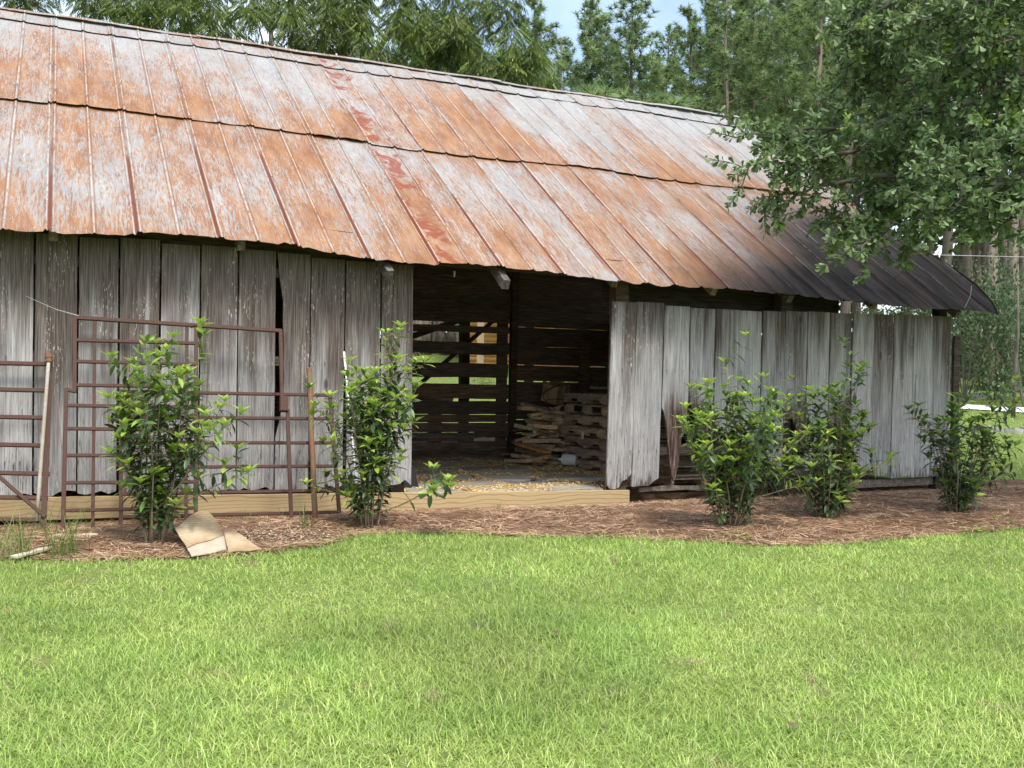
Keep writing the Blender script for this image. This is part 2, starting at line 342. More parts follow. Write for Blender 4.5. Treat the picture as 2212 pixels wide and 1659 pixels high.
def mat_ground():
    k = NT('lawn_soil'); P = k.pos(); n = k.noise(P, .55, 5, .6); f = k.noise(P, 26, 4, .65); f2 = k.noise(P, 3.0, 5, .65)
    g = k.ramp(f, [(.3, (.07, .10, .025)), (.5, (.15, .21, .05)), (.68, (.25, .31, .09))])
    g = k.mix(k.ss(f2, .56, .70), g, (.19, .21, .07)); g = k.mix(k.math('MULTIPLY', k.ss(n, .6, .72), .5), g, (.17, .125, .07))
    return k.fin(g, .95, normal=k.bump(f, .8, .03), spec=.15)
def mat_soil():
    k = NT('mulch_soil'); P = k.pos(); f = k.noise(k.mapv(P, (18, 18, 18)), 1, 5, .7, 1.0)
    c = k.ramp(f, [(.3, (.06, .034, .02)), (.5, (.16, .095, .056)), (.7, (.29, .18, .11))])
    return k.fin(c, .95, normal=k.bump(f, .8, .03), spec=.15)
def mat_slate():
    k = NT('slate_flagstone'); P = k.obj(); R = k.rnd(); n = k.noise(k.mapv(P, (2, 3.5, 2)), 1, 5, .65); n2 = k.noise(P, 9, 4, .6)
    a = k.mix(R, (.25, .265, .255), (.48, .46, .385)); c = k.mix(k.math('MULTIPLY', k.ss(n, .46, .66), .8), a, (.52, .40, .23))
    c = k.mix(k.ss(n2, .56, .70), c, (.36, .34, .31)); c = k.mix(k.math('MULTIPLY', k.ss(n2, .40, .28), .7), c, (.26, .095, .035))
    return k.fin(c, .6, normal=k.bump(n2, .4, .01), spec=.4)
def mat_card():
    k = NT('corrugated_cardboard'); P = k.obj()
    w = k.n('TexWave'); w.bands_direction = 'Y'; k.L(P, w.inputs['Vector']); w.inputs['Scale'].default_value = 16; w.inputs['Distortion'].default_value = .6
    n = k.noise(P, 5, 4); c = k.ramp(n, [(.3, (.27, .18, .095)), (.5, (.43, .32, .195)), (.7, (.55, .45, .31))])
    c = k.mix(k.math('MULTIPLY', w.outputs['Fac'], .45), c, (.24, .16, .09))
    return k.fin(c, .85, normal=k.bump(w.outputs['Fac'], .4, .004), spec=.2)
def mat_logs():
    k = NT('orange_log_siding'); P = k.obj(); g = k.noise(k.mapv(P, (2, 2, 25)), 1, 4)
    return k.fin(k.ramp(g, [(.3, (.52, .22, .06)), (.7, (.72, .37, .12))]), .55, spec=.4)
M = {}
M['board'] = mat_boards(); M['board_rot'] = mat_boards('rotting_board', True); M['rot'] = mat_rotten(); M['roof'] = mat_roof(); M['cap'] = mat_roof('rusted_ridge_cap', .12); M['new'] = mat_newpine()
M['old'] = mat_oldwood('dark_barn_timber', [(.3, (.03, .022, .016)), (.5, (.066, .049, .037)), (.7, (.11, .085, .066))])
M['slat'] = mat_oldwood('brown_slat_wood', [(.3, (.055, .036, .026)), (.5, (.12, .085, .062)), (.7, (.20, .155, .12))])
M['rafter'] = mat_oldwood('grey_rafter_wood', [(.3, (.07, .055, .042)), (.5, (.15, .125, .10)), (.7, (.26, .23, .195))], (30, 6, 30))
M['pallet'] = mat_oldwood('pallet_wood', [(.3, (.18, .118, .078)), (.5, (.37, .265, .185)), (.7, (.54, .42, .31))], (30, 4, 40))
M['scrap'] = mat_oldwood('scrap_lumber', [(.3, (.27, .175, .105)), (.5, (.50, .36, .235)), (.7, (.66, .52, .37))], (30, 5, 30), 3.0)
M['orange'] = mat_oldwood('orange_offcut', [(.3, (.30, .13, .045)), (.6, (.48, .25, .10)), (.8, (.55, .36, .18))], (10, 10, 10))
M['pale'] = mat_oldwood('pale_plank', [(.3, (.52, .45, .33)), (.6, (.68, .60, .46)), (.8, (.74, .68, .56))], (30, 4, 30))
M['gate'] = mat_rust('gate_rust', (.060, .030, .024), (.105, .052, .040), (.085, .050, .038))
M['pipe'] = mat_rust('pipe_rust', (.13, .055, .032), (.23, .115, .07), (.16, .12, .06))
M['galv'] = mat_rust('galvanised_pipe', (.30, .28, .23), (.46, .44, .38), (.36, .31, .24))
M['white'] = mat_plain('white_plastic', (.72, .72, .70), .5, .08)
M['black'] = mat_plain('black_plastic', (.02, .02, .022), .5, .2)
M['slate'] = mat_slate(); M['card'] = mat_card(); M['ground'] = mat_ground(); M['soil'] = mat_soil()
M['grass'] = mat_tint('grass_blade', .6, .30, 1.2, .25); M['straw'] = mat_tint('pine_needle_straw', .75, 0, 1, .25); M['shav'] = mat_tint('pine_shaving', .8, .15, 1.1)
M['gravel'] = mat_plain('white_gravel', (.78, .78, .77), .9, .25, 14)
M['stone'] = mat_plain('field_stone', (.30, .29, .27), .9, .35, 5)
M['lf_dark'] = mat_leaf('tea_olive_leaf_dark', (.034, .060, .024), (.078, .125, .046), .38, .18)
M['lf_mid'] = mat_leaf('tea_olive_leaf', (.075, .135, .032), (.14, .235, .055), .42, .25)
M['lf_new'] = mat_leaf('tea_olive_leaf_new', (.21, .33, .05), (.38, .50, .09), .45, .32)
M['lf_sprig'] = mat_leaf('oak_leaf_new', (.18, .27, .045), (.28, .38, .08), .45, .3)
M['stem'] = mat_bark('shrub_stem_bark', (.19, .15, .10), (.31, .25, .175), (.25, .20, .14), (30, 30, 9))
M['foliage'] = mat_tint('foliage', .5, .30, 1.35, .35); M['needle'] = mat_tint('pine_foliage', .55, .42, 1.5, .25)
M['pbark'] = mat_bark('pine_bark', (.10, .075, .06), (.20, .16, .135), (.26, .205, .175))
M['obark'] = mat_bark('oak_bark', (.06, .05, .042), (.13, .11, .095), (.16, .14, .12))
M['logs'] = mat_logs(); M['post'] = mat_plain('tan_post', (.40, .30, .19), .7, .15); M['croof'] = mat_plain('brown_shingle', (.10, .085, .075), .9, .3, 20)
M['pink'] = mat_plain('faded_pink_cloth', (.45, .25, .26), .85, .2); M['wire'] = mat_plain('dark_wire', (.06, .035, .025), .7, .3)
M['gwire'] = mat_plain('grey_wire', (.35, .36, .37), .5, .1); M['web'] = mat_plain('cobweb_thread', (.62, .62, .62), .9, .05)
M['liner'] = mat_plain('pale_cardboard_liner', (.44, .38, .29), .85, .3, 14); M['blue'] = mat_plain('blue_print', (.10, .16, .24), .8, .1); M['tape'] = mat_plain('pale_tape', (.45, .36, .25), .5, .1)

# ------------------------------------------------------------------ ground
def grid_sheet(name, us, vs_, fz, mat, world_xy=None):
    X, Y = np.meshgrid(us, vs_, indexing='ij'); Z = fz(X, Y); V = np.stack([X, Y, Z], -1).reshape(-1, 3)
    a, b = len(us), len(vs_); i = np.arange(a - 1)[:, None] * b + np.arange(b - 1)[None, :]
    F = np.stack([i, i + b, i + b + 1, i + 1], -1).reshape(-1, 4)
    return link(bpy.data.objects.new(name, np_mesh(name, V, [F], mat, True)))
gx = np.concatenate([np.linspace(-900, -60, 12), np.linspace(-50, -9, 20), np.linspace(-8, 12, 81), np.linspace(13, 60, 40), np.linspace(75, 900, 12)])
gy = np.concatenate([np.linspace(-300, -10, 8), np.linspace(-4, 26, 121), np.linspace(27, 80, 54), np.linspace(95, 1200, 14)])
tag(grid_sheet('ground', gx, gy, lambda x, y: ground_z(x, y) - .004, M['ground']), kind='structure')
# mulch bed sheet that follows the lawn's edge (barn axes -> world)
bu = np.linspace(-3.4, 13.0, 165); bt = np.linspace(0, 1, 30)
BU, BT = np.meshgrid(bu, bt, indexing='ij'); BV = np.interp(BU, EDGE_U, EDGE_V) + .03 * np.sin(BU * 9) + .02 * np.sin(BU * 23)
BV = BV + (.30 - BV) * BT; BX = W0[0] + UD[0] * BU + VD[0] * BV; BY = W0[1] + UD[1] * BU + VD[1] * BV
BZ = ground_z(BX, BY) + .004 + .012 * np.sin(BU * 6.1 + BV * 4) * np.sin(BV * 7.7) * np.minimum(1, BT * 6) + .012 * np.minimum(1, BT * 5)
nb = len(bt); ii = np.arange(len(bu) - 1)[:, None] * nb + np.arange(nb - 1)[None, :]
tag(link(bpy.data.objects.new('mulch_bed', np_mesh('mulch_bed', np.stack([BX, BY, BZ], -1).reshape(-1, 3), [np.stack([ii, ii + nb, ii + nb + 1, ii + 1], -1).reshape(-1, 4)], M['soil'], True))), kind='structure')

# ------------------------------------------------------------------ barn
barn = empty('barn', W0.tolist(), TH)
tag(barn, 'long weathered grey board barn with rusted tin roof and open doorway', 'barn')
EU = [-6, -.46, .64, 2.07, 2.77, 3.5, 4.2, 4.8, 5.6, 6.44, 7.1, 7.8, 8.6, 9.3, 10.1, 10.7, 11.2, 11.45]
EZ = [2.56, 2.56, 2.585, 2.585, 2.525, 2.50, 2.49, 2.475, 2.45, 2.44, 2.43, 2.395, 2.365, 2.365, 2.335, 2.34, 2.335, 2.30]
def eave(u): return np.interp(u, EU, EZ)
VR, ZR, VE = 5.2, 6.145, -.35
def roof_z(u, v):
    s = (np.asarray(v) - VE) / (VR - VE); e = eave(u); b = .035 * np.sin(np.clip(s, 0, 1) * math.pi * 2) * 0
    bulge = .055 * np.exp(-((np.asarray(v) - .75) / .7) ** 2) * sstep(10.3, 11.4, u)
    return e + (ZR - e) * s + b + bulge
# --- front wall
fw = MB()
for (a, b) in ((-2.9, 3.30), (5.72, 10.95)):
    for z in ((.55, 1.50, 2.36) if a < 0 else (.55, 1.50, 2.12)): fw.box((a, .012, z - .045), (b, .055, z + .045))
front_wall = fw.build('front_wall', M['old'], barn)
def board(u0, u1, ztop, zbot, lean=0.0, nc=6, nr=13, left=None, right=None, prof=None, mat='board', v=0.0, thick=.024, tilt=0.0, parent=None, rag=.03):
    zb = zbot + np.abs(RNG.normal(0, rag, nc)) if prof is None else np.interp(np.linspace(0, 1, nc), np.linspace(0, 1, len(prof)), prof)
    zt = ztop + RNG.normal(0, .004); f = np.linspace(0, 1, nr) ** .9
    jl = np.cumsum(RNG.normal(0, .0012, nr)); jr = np.cumsum(RNG.normal(0, .0012, nr)); cup = RNG.normal(0, .006); gp = RNG.uniform(.005, .011); dy0 = RNG.normal(0, .005); V = []
    for side in (0, 1):
        for r in range(nr):
            for c in range(nc):
                z = zt + (zb[c] - zt) * f[r]; t = c / (nc - 1)
                a = u0 + gp + jl[r] + (np.interp(z, *left) if left else 0); b = u1 - gp + jr[r] + (np.interp(z, *right) if right else 0)
                x = a + (b - a) * t + lean * (ztop - z)
                y = v + dy0 - thick / 2 + cup * (4 * (t - .5) ** 2 - .5) + tilt * (ztop - z) * .5 + (thick if side else 0)
                V.append((x, y, z))
    n = nr * nc; F = []
    for r in range(nr - 1):
        for c in range(nc - 1):
            i = r * nc + c; F.append((i, i + nc, i + nc + 1, i + 1)); F.append((n + i, n + i + 1, n + i + nc + 1, n + i + nc))
        for c, fl in ((0, 1), (nc - 1, 0)):
            i = r * nc + c; q = (i, n + i, n + i + nc, i + nc); F.append(q if fl else q[::-1])
    for c in range(nc - 1):
        F.append((c, c + 1, n + c + 1, n + c)); i = (nr - 1) * nc + c; F.append((i, n + i, n + i + 1, i + 1))
    mb = MB(); mb.add(V, F); return mb.build('board', M[mat], parent or front_wall)
edges = [-.195 - .354 * k for k in range(7, 0, -1)] + [-.195, .159, .505, .863, 1.219, 1.57, 1.927, 2.267, 2.618, 2.988, 3.335]
for a, b in zip(edges[:-1], edges[1:]):
    m = (a + b) / 2; zt = 2.60 - .028 * m + RNG.normal(0, .012); zb = .235 + RNG.normal(0, .012)
    kw = {}
    if abs(a - 1.927) < .01: kw = dict(left=([.2, .82, .95, 1.25, 1.5, 1.62, 1.95, 2.1, 2.14, 2.2, 2.5], [0, 0, .05, .085, .07, .075, .055, .06, .02, .035, .0]))
    if abs(a - 2.618) < .01: kw = dict(left=([.2, .4, .9, 1.6, 2.5], [.045, .02, .018, .0, 0]))
    if abs(a - 2.267) < .01: kw = dict(left=([.2, .7, 1.2, 2.5], [.03, .02, .0, 0]), prof=[.30, .27, .25, .27, .24, .27])
    board(a, b, zt, zb, lean=.004, **kw)
re_ = [5.689, 6.023, 6.386, 6.751, 7.106, 7.443, 7.801, 8.14, 8.498, 8.853, 9.214, 9.575, 9.924, 10.273, 10.62, 10.969]
rt = [2.258, 2.262, 2.24, 2.225, 2.225, 2.23, 2.235, 2.245, 2.25, 2.255, 2.262, 2.27, 2.275, 2.285, 2.29, 2.30]
prof = {0: [.19, .13, .13, .14, .22, .24, .30], 1: [.15, .15, .16, .15, .20, .24], 2: [1.05, .98, .66, .32, .20, .26, .60, .9, 1.0], 3: [1.15, .98, .70, .74, .66, .9], 4: [.9, .8, .84, .7, .8, .9],
        5: [.85, .6, .70, .52, .6, .7], 6: [.7, .6, .3, .22, .22, .25], 7: [.85, .9, .96, .8, .65, .5], 8: [.28, .34, .30, .62, .70, .85], 9: [.82, .7, .75, .66, .6, .55], 10: [.6, .5, .35, .3, .3, .28], 11: [.2, .17, .18, .17, .19, .24]}
for i in range(15):
    ln = -.018 if i < 2 else -.004
    kw = dict(prof=prof[i]) if i in prof else {}
    board(re_[i], re_[i + 1], rt[i], .135, lean=ln, nc=13 if i in prof else 6, nr=18, rag=.02, mat='board_rot' if i in (2, 3, 7, 9) else 'board', **kw)
# posts, sill, skirts
for (u, v, w, z0, z1, nm) in [(-2.85, .13, .15, -.1, 2.7, 'post'), (3.22, .13, .14, .10, 2.62, 'post'), (5.86, .12, .17, .05, 2.58, 'post'), (8.22, .12, .17, -.1, 2.5, 'post'), (10.86, .11, .14, -.1, 2.50, 'post'),
                              (3.6, 4.30, .13, 0, 4.9, 'post'), (6.40, 4.21, .11, .1, 4.9, 'post'), (6.36, 6.1, .15, -.05, 4.4, 'post'), (8.2, 4.28, .15, -.05, 4.9, 'post'), (1.0, 4.28, .15, -.05, 4.9, 'post'), (10.86, 4.4, .15, -.05, 5.0, 'post')] + \
        [(u, 10.1, .16, -.05, 2.82, 'post') for u in (-2.8, .4, 3.6, 9.5, 10.85)]:
    mb = MB(); mb.beam((u, v, z0), (u + RNG.normal(0, .01), v, z1), w, w * .9, (0, 1, 0), .004, 4); mb.build(nm, M['old'], barn)
mb = MB(); mb.hexa([(-2.9, -.055, .06), (.30, -.055, .042), (.30, -.012, .042), (-2.9, -.012, .06), (-2.9, -.055, .275), (.30, -.055, .243), (.30, -.012, .243), (-2.9, -.012, .275)]); mb.build('sill_timber', M['new'], barn, bevel=.004)
mb = MB(); mb.hexa([(.306, -.055, .042), (5.943, -.055, -.045), (5.943, -.012, -.045), (.306, -.012, .042), (.306, -.055, .243), (5.943, -.055, .117), (5.943, -.012, .117), (.306, -.012, .243)]); mb.build('sill_timber', M['new'], barn, bevel=.004)
for (u0, u1, z, v, h) in [(6.15, 7.0, .10, .10, .05), (6.9, 8.1, .07, .2, .06), (8.3, 9.6, .09, .12, .06), (9.3, 10.9, .06, .10, .10), (6.0, 7.2, .55, .16, .14), (7.3, 8.1, .58, .16, .12), (8.3, 9.5, .56, .16, .13), (8.3, 9.5, .24, .30, .09)]:
    mb = MB(); mb.beam((u0, v, z), (u1, v + .02, z + RNG.normal(0, .012)), .05, h, (0, 0, 1), .006, 4); mb.build('skirt_plank', M['rafter'], barn)
# top plate and headers
for (a, b, z0, z1, v) in [(-2.9, 3.35, 2.62, 2.60, .12), (3.35, 5.7, 2.66, 2.62, .40), (5.7, 11.0, 2.60, 2.50, .40), (-2.9, 11.0, 5.0, 4.95, 4.30), (-2.9, 11.0, 2.86, 2.84, 10.1)]:
    mb = MB(); mb.beam((a, v, z0), (b, v, z1), .12, .14, (0, 0, 1), .005, 6); mb.build('top_plate', M['old'], barn)
mb = MB(); mb.beam((5.75, .34, 2.47), (9.3, .34, 2.43), .03, .50); mb.build('gap_blocking_board', M['old'], barn)  # added dark board, blocks the bright gap under the right eave
# --- roof
rf = MB()
for v in (.15, 1.0, 1.9, 2.8, 3.7, 4.6):
    us = np.linspace(-2.95, 11.2, 12); pr = [(u, v, roof_z(u, v) - .065) for u in us]
    for p, q in zip(pr[:-1], pr[1:]): rf.beam(p, q, .09, .035)
for v in (5.8, 7.2, 8.6, 10.0): rf.beam((-2.95, v, ZR - .63 * (v - VR) - .065), (11.2, v, ZR - .63 * (v - VR) - .065), .09, .035)
roof = rf.build('roof', M['old'], barn)
SW = .71
prof_u = np.array([0, .016, .034, .05, .11, .1775, .25, .315, .336, .355, .374, .395, .46, .5325, .60, .66, .676, .694, SW + .004])
prof_h = np.array([.022, .004, .016, 0, 0, 0, 0, 0, .002, .017, .002, 0, 0, 0, 0, 0, .014, .003, .024])
def sheet(ku, v0, v1, lift, nv, rag, name='roof_panel', last=False, mirror=False, uend=None):
    u0 = -.077 + SW * ku; ph = RNG.uniform(0, 6.28, 4); V = []; nu = len(prof_u)
    ragc = np.abs(RNG.normal(0, rag, nu)); ragc = np.where(RNG.random(nu) < .2, ragc * 2.2, ragc)
    dv = RNG.normal(0, .012); wob = RNG.normal(0, .006, 3); dent = RNG.normal(0, .010)
    for j in range(nv + 1):
        t = j / nv
        for i in range(nu):
            v = v0 + dv * (1 - t) + (v1 - v0) * t + (ragc[i] * (1 if not mirror else -1) if j == 0 else 0)
            pu = prof_u[i]
            u = u0 + pu + wob[0] * math.sin(t * 3.1 + ph[0]) * (1 if 2 < i < nu - 3 else .3) + wob[1] * math.sin(t * 9 + ph[1]) * (1 if 5 < i < 13 else .2)
            if uend is not None: u = min(u, float(np.interp(v, *uend)) - .0005 * (nu - i))
            z = (roof_z(u, v) if not mirror else ZR - .63 * (v - VR)) + lift * (1 - t * .75) + prof_h[i]
            mid = math.sin(math.pi * min(1, pu / SW * 2 % 1.0001))
            z += mid * (dent * math.sin(t * 5 + ph[2]) + .005 * math.sin(t * 17 + ph[3])) + .012 * math.sin(u * 1.9 + v * .8) + (.010 * mid * math.sin(ku * 2.1) if j < 2 else 0)
            V.append((u, v, z))
    F = [(j * nu + i, j * nu + i + 1, (j + 1) * nu + i + 1, (j + 1) * nu + i) for j in range(nv) for i in range(nu - 1)]
    mb = MB(); mb.add(V, F); o = mb.build(name, M['roof'], roof, smooth=False)
    sol = o.modifiers.new('thickness', 'SOLIDIFY'); sol.thickness = .003; sol.offset = -1; return o
UEND = ([-.4, -.1, .3, .7, 1.2, 1.9, 3.2, 4.6, 5.2], [11.38, 11.62, 11.74, 11.66, 11.54, 11.48, 11.30, 11.2, 11.24])
K0, K1 = -4, 16
for k_ in range(K0, K1 + 1):
    e = UEND if k_ >= 15 else None
    if -.077 + SW * k_ > 11.3 and k_ > 15: 
        sheet(k_, VE, 1.9, .004, 18, .012, uend=e); continue
    sheet(k_, VE + RNG.normal(0, .012), 2.42, .004, 26, .010, uend=e)
    sheet(k_, 2.26 + .02 * math.sin(k_) + .012 * max(0, k_ - 4), 4.86, .036, 24, .005, uend=e)
    sheet(k_, 4.74, VR - .03, .040, 5, .004, uend=e)
for k_ in range(K0, K1):
    sheet(k_, 10.75, VR + .04, .01, 6, .01, mirror=True)
# ridge cap in lengths
us = np.linspace(-2.95, 11.22, 7)
for a, b in zip(us[:-1], us[1:]):
    n = 14; V = []; sag = RNG.normal(0, .008)
    for j in range(n + 1):
        u = a + (b + .05 - a) * j / n
        for (dv, dz) in ((-.10, -.048), (-.096, -.045), (-.035, -.008), (0, .006), (.035, -.008), (.10, -.045)):
            V.append((u, VR + dv, ZR + dz + .035 + .008 * math.sin(u * 3.3) + sag + RNG.normal(0, .003)))
    mb = MB(); mb.add(V, [(j * 6 + i, j * 6 + i + 1, j * 6 + 7 + i, j * 6 + 6 + i) for j in range(n) for i in range(5)])
    o = mb.build('ridge_cap', M['cap'], roof); sol = o.modifiers.new('thickness', 'SOLIDIFY'); sol.thickness = .003
# rafters: tails show below the eave
for u in [-2.7, -1.4, -.05, 1.56, 2.96, 4.23, 5.62, 6.95, 8.08, 9.42, 10.82]:
    vt = -.22 + RNG.uniform(-.03, .05); zt = roof_z(u, vt); mb = MB()
    dz = .12
    if u in (2.96, 4.23): vt = -.36; zt = roof_z(u, vt); dz = .15
    mb.beam((u, vt, zt - dz), (u, VR - .02, ZR - .13 - .03), .075, .10, (0, 0, 1), .004, 6); mb.build('rafter', M['rafter'], barn)
    mb = MB(); mb.beam((u, VR + .02, ZR - .16), (u, 10.6, ZR - .63 * (10.6 - VR) - .15), .085, .125); mb.build('rafter', M['rafter'], barn)
mb = MB(); mb.tube([(4.30 - .6, -.22, 2.46), (3.70, -.22, 2.40)], [.012, .006], 6); mb.build('splinter', M['rafter'], barn)
# unseen left end boards, added to keep light out of the barn
gw = MB(); gw.box((-2.9, .1, 1.2), (-2.86, 10.2, 1.3)); gable = gw.build('added_gable_wall', M['old'], barn)
for k_ in range(29):
    v0 = .05 + k_ * .354; vm = v0 + .177; zt = (roof_z(-2.9, vm) if vm < VR else ZR - .63 * (vm - VR)) - .12
    mb = MB(); mb.box((-2.945, v0, .1 + RNG.uniform(0, .05)), (-2.92, v0 + .345, zt)); mb.build('board', M['board'], gable)
# --- back partition: slats with gaps on the left of its post, near-closed boards on the right
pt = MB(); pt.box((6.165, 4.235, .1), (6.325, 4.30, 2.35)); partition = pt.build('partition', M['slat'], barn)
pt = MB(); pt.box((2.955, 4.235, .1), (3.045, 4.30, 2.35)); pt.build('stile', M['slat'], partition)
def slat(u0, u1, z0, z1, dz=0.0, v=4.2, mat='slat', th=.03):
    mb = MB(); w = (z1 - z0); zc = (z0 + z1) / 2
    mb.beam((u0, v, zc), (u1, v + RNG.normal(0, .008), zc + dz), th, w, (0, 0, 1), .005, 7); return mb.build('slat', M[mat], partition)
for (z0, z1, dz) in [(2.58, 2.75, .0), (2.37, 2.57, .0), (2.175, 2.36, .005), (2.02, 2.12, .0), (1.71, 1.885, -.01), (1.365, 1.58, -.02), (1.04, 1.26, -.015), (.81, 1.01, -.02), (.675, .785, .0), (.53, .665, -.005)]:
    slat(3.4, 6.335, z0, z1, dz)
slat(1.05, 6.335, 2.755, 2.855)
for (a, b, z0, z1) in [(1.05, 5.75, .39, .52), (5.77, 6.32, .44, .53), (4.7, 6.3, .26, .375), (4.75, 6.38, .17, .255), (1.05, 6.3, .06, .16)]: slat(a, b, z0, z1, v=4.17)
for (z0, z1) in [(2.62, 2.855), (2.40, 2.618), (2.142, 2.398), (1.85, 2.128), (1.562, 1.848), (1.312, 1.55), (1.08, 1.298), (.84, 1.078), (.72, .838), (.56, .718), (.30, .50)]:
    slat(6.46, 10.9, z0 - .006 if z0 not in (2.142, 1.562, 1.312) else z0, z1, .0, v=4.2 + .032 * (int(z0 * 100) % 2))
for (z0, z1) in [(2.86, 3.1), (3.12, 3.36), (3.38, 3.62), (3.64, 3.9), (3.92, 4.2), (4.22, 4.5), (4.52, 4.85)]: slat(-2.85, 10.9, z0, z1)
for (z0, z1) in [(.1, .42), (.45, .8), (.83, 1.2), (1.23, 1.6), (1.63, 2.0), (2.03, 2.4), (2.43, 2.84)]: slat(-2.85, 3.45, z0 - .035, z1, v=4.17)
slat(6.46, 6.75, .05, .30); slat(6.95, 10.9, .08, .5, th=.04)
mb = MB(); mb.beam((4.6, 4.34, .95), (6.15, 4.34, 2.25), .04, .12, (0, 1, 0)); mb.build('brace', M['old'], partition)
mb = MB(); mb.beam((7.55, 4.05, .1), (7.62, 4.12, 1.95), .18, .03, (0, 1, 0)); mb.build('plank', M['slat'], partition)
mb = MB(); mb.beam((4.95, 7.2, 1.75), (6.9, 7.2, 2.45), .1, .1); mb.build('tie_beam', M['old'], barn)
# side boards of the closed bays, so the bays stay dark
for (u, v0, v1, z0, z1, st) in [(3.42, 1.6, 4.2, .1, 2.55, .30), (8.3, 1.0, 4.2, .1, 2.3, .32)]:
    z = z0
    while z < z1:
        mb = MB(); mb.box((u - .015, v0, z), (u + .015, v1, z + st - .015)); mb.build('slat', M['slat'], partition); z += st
df = MB(); df.box((-2.85, .30, -.10), (10.95, 10.4, .012)); tag_df = df.build('dirt_floor', M['soil'], barn)
rg = MB(); rg.box((10.93, .15, 1.2), (10.96, 4.3, 1.3)); rgable = rg.build('added_gable_wall', M['old'], barn)  # right end boards added to stop light coming through the bay
for k_ in range(11):
    mb = MB(); mb.box((10.975, .14 + k_ * .354, .12 + RNG.uniform(0, .06)), (11.0, .14 + k_ * .354 + .346, 2.15 + RNG.normal(0, .02))); mb.build('board', M['board'], rgable)
# --- stone floor
fl = MB(); fl.box((2.2, -.01, -.05), (5.92, 4.15, .085)); floor = fl.build('floor', M['soil'], barn); fl = MB(); fl.box((5.925, 1.1, -.05), (8.2, 4.15, .085)); fl.build('floor_bed', M['soil'], floor)
gu = np.linspace(2.5, 8.1, 8); gv = np.linspace(.0, 4.1, 8)
jx = RNG.normal(0, .13, (8, 8)); jy = RNG.normal(0, .10, (8, 8)); jy[:, 0] = 0; jy[:, -1] = 0; jx[0] = 0; jx[-1] = 0
FLJ = []
for i in range(7):
    for j in range(7):
        c = np.array([(gu[a] + jx[a, b], gv[b] + jy[a, b]) for a, b in ((i, j), (i + 1, j), (i + 1, j + 1), (i, j + 1))]); ctr = c.mean(0)
        if ctr[0] > 5.85 and ctr[1] < 1.2: continue
        pts = []
        for q in range(4):
            p, r = c[q], c[(q + 1) % 4]; FLJ.append((p, r)); pts += [p, p + (r - p) * .35 + RNG.normal(0, .03, 2), p + (r - p) * .7 + RNG.normal(0, .03, 2)]
        pts = np.array(pts); d = pts - ctr; pts = ctr + d * (1 - .030 / np.maximum(.2, np.linalg.norm(d, axis=1)))[:, None]; pts[:, 1] = np.maximum(pts[:, 1], .0)
        tl = RNG.normal(0, .008, 2); zt = .135 + RNG.normal(0, .006) - .012 * (ctr[0] - 4.5) * .6
        n = len(pts); V = [(p[0], p[1], zt + tl @ (p - ctr)) for p in pts] + [(p[0], p[1], .07) for p in pts]
        mb = MB(); mb.add(V, [tuple(range(n))] + [(k_, n + k_, n + (k_ + 1) % n, (k_ + 1) % n) for k_ in range(n)]); mb.build('flagstone', M['slate'], floor)

# ------------------------------------------------------------------ small stuff scatter
def strips(P, D, L, W, bend, col, mat, name, up=None, nseg=2):
    """ribbon blades: P base, D unit start dir, L length, W width, bend vector added quadratically"""
    n = len(P); side = np.cross(D, np.array([0, 0, 1.]) if up is None else up); nn = np.linalg.norm(side, axis=1, keepdims=True)
    side = np.where(nn > 1e-3, side / np.maximum(nn, 1e-6), np.array([1., 0, 0]))
    a = RNG.uniform(0, 2 * math.pi, n)[:, None]
    V = np.zeros((n, 2 * nseg + 1, 3)); cols = np.zeros((n, 2 * nseg + 1, 3))
    for k in range(nseg):
        t = k / nseg; c = P + D * (L * t)[:, None] + bend * (t * t); w = (W * (1 - .35 * t) / 2)[:, None]
        V[:, 2 * k] = c - side * w; V[:, 2 * k + 1] = c + side * w
    V[:, -1] = P + D * L[:, None] + bend
    cols[:] = col[:, None, :]
    b = np.arange(n)[:, None] * (2 * nseg + 1); Q = []
    for k in range(nseg - 1): Q.append(b + np.array([[2 * k, 2 * k + 1, 2 * k + 3, 2 * k + 2]]))
    T = b + np.array([[2 * nseg - 2, 2 * nseg - 1, 2 * nseg]])
    fs = ([np.concatenate(Q)] if Q else []) + [T]
    return np_mesh(name, V.reshape(-1, 3), fs, mat, False, cols.reshape(-1, 3))
def pal(n, cols, wts, var=.18):
    c = np.array(cols)[RNG.choice(len(cols), n, p=np.array(wts) / sum(wts))]; return np.clip(c * (1 + RNG.normal(0, var, (n, 1))), .004, .95)
def vnoise(x, y, s, seed=0):
    r = np.random.default_rng(seed); t = r.random((64, 64)); fx = (x / s) % 64; fy = (y / s) % 64; i = np.floor(fx).astype(int); j = np.floor(fy).astype(int)
    a = fx - i; b = fy - j; a = a * a * (3 - 2 * a); b = b * b * (3 - 2 * b); g = lambda p, q: t[p % 64, q % 64]
    return (g(i, j) * (1 - a) + g(i + 1, j) * a) * (1 - b) + (g(i, j + 1) * (1 - a) + g(i + 1, j + 1) * a) * b
def unit(d): return d / np.maximum(np.linalg.norm(d, axis=1, keepdims=True), 1e-9)
